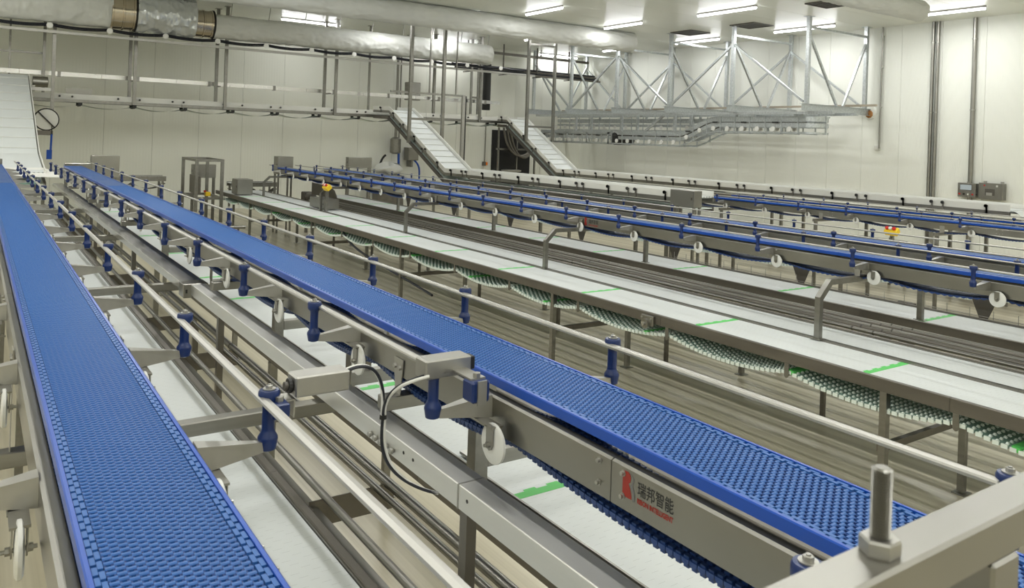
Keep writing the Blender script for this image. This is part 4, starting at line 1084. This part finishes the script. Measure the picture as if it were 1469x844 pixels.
t = thing('wall_cabinet', 'small steel cabinet hanging behind the ladder frame', 'cabinet', tuple(at(590,132,y=25.9))); MB().bevbox(-.2,.3,-.15,.15,-.3,.35,.01).build('body', 'steel', t); MB().box(-.18,.28,-.156,-.15,-.28,.33).build('door', 'steel_satin', t); MB().box(.03,.07,.0,.04,.35,ZC-at(590,132,y=25.9).z).build('suspension_rod', 'steel', t)
t = thing('wall_plate', 'flat grey plate standing behind the wall conveyor at the left', 'plate', (2.45+.0, 25.25, 3.42)); p0 = at(94,135,y=25.25); p9 = at(132,137,y=25.25)
MB().box(p0.x-2.45, p9.x-2.45, -.02,.02, 0,.22).build('plate', 'steel_plate', t)

# pallets of timber at the far right
t = thing('wooden_pallet', 'pale timber pallets on the floor under the far right blue line', 'pallet', (16.2, 6.5, 0))
for k in range(7): MB().box(-.6,.6,.0+.17*k,.12+.17*k,.12,.145).build('top_board', 'pallet_wood', t)
for q in (-.55,0,.5): MB().box(q,q+.1,0,1.14,.0,.12).build('stringer', 'pallet_wood', t)
# middle small tables seen under pair three
for k, (x, y, lb) in enumerate(((15.4,9.2,'low steel trolley under the rearmost blue line'),(15.3,7.0,'second low steel trolley under the rearmost blue line'))):
    t = thing('steel_trolley', lb, 'trolley', (x, y, 0))
    MB().box(-.3,.3,-.5,.5,.80,.84).build('top', 'steel_plate', t); MB().box(-.3,.3,-.5,.5,.3,.33).build('shelf', 'steel_dull', t)
    for sx in (-.28,.28):
        for sy in (-.48,.48): MB().box(sx-.02,sx+.02,sy-.02,sy+.02,0,.8).build('leg', 'steel', t)
# supports under the third pair
for k, yy in enumerate((4.6,6.9,9.2,11.5)):
    t = thing('line_support', ['nearest','second','third','farthest'][k] + ' steel support under the far pair of blue lines', 'support', (13.3, yy, 0))
    MB().box(-.02,1.8,-.025,.025,1.26,1.31).build('cross_arm', 'steel', t)
    for q in (.05, 1.75): MB().box(q-.025,q+.025,-.025,.025,0,1.26).build('leg', 'steel', t)
    MB().box(.208,.214,-.04,.04,1.31,1.42).build('mount_plate', 'steel_satin', t)

# small fittings on the white tables
t = thing('drum_bearing', 'square bearing block with a shaft end on the near beam of the long white table', 'bearing', (5.26, 5.35, .95))
MB().bevbox(-.03,0,-.08,.08,-.02,.075,.006).build('plate', 'steel_plate', t)
MB().lathe([(.045,-.06),(.045,-.03)], n=16, axis='x').build('hub', 'steel_plate', t); MB().lathe([(.018,-.085),(.018,-.06)], n=12, axis='x').build('shaft_end', 'steel_satin', t)
for dy in (-.06,.06): MB().lathe([(.009,-.04),(.009,-.03)], c=(0,dy,.05), n=6, axis='x').build('bolt', 'steel_satin', t)
t = thing('black_cable', 'black cable drooping under the long white table', 'cable', (5.30, 11.2, .95))
MB().tube(bez([(0,1.6,-.02),(.0,1.3,-.30),(.0,-.2,-.35),(.0,-1.6,-.52)]), .018, 8).build('cable', 'cable_black', t, smooth=True)
t = thing('wire_guard', 'low guard of thin wires along the far edge of the rear white table', 'guard', (8.135, 3.2, 1.03))
for k in range(22): MB().tube([(0,.22*k,0),(0,.22*k,.10)], .0035, 6).build('wire', 'steel_satin', t)
MB().tube([(0,0,.03),(0,4.62,.03)], .003, 6).build('long_wire', 'steel_satin', t)
t = thing('roller_stand', 'small dark roller stand on the floor behind the rear white table', 'stand', (9.9, 5.6, 0))
MB().box(-.3,.3,-.12,.12,.55,.60).build('frame', 'steel_dull', t)
for k in range(5): MB().lathe([(.045,-.11),(.045,.11)], c=(-.24+.12*k,0,.63), n=12, axis='y').build('roller', 'steel_dark', t)
for q in (-.27,.27): MB().box(q-.02,q+.02,-.1,.1,0,.55).build('leg', 'steel_dull', t)
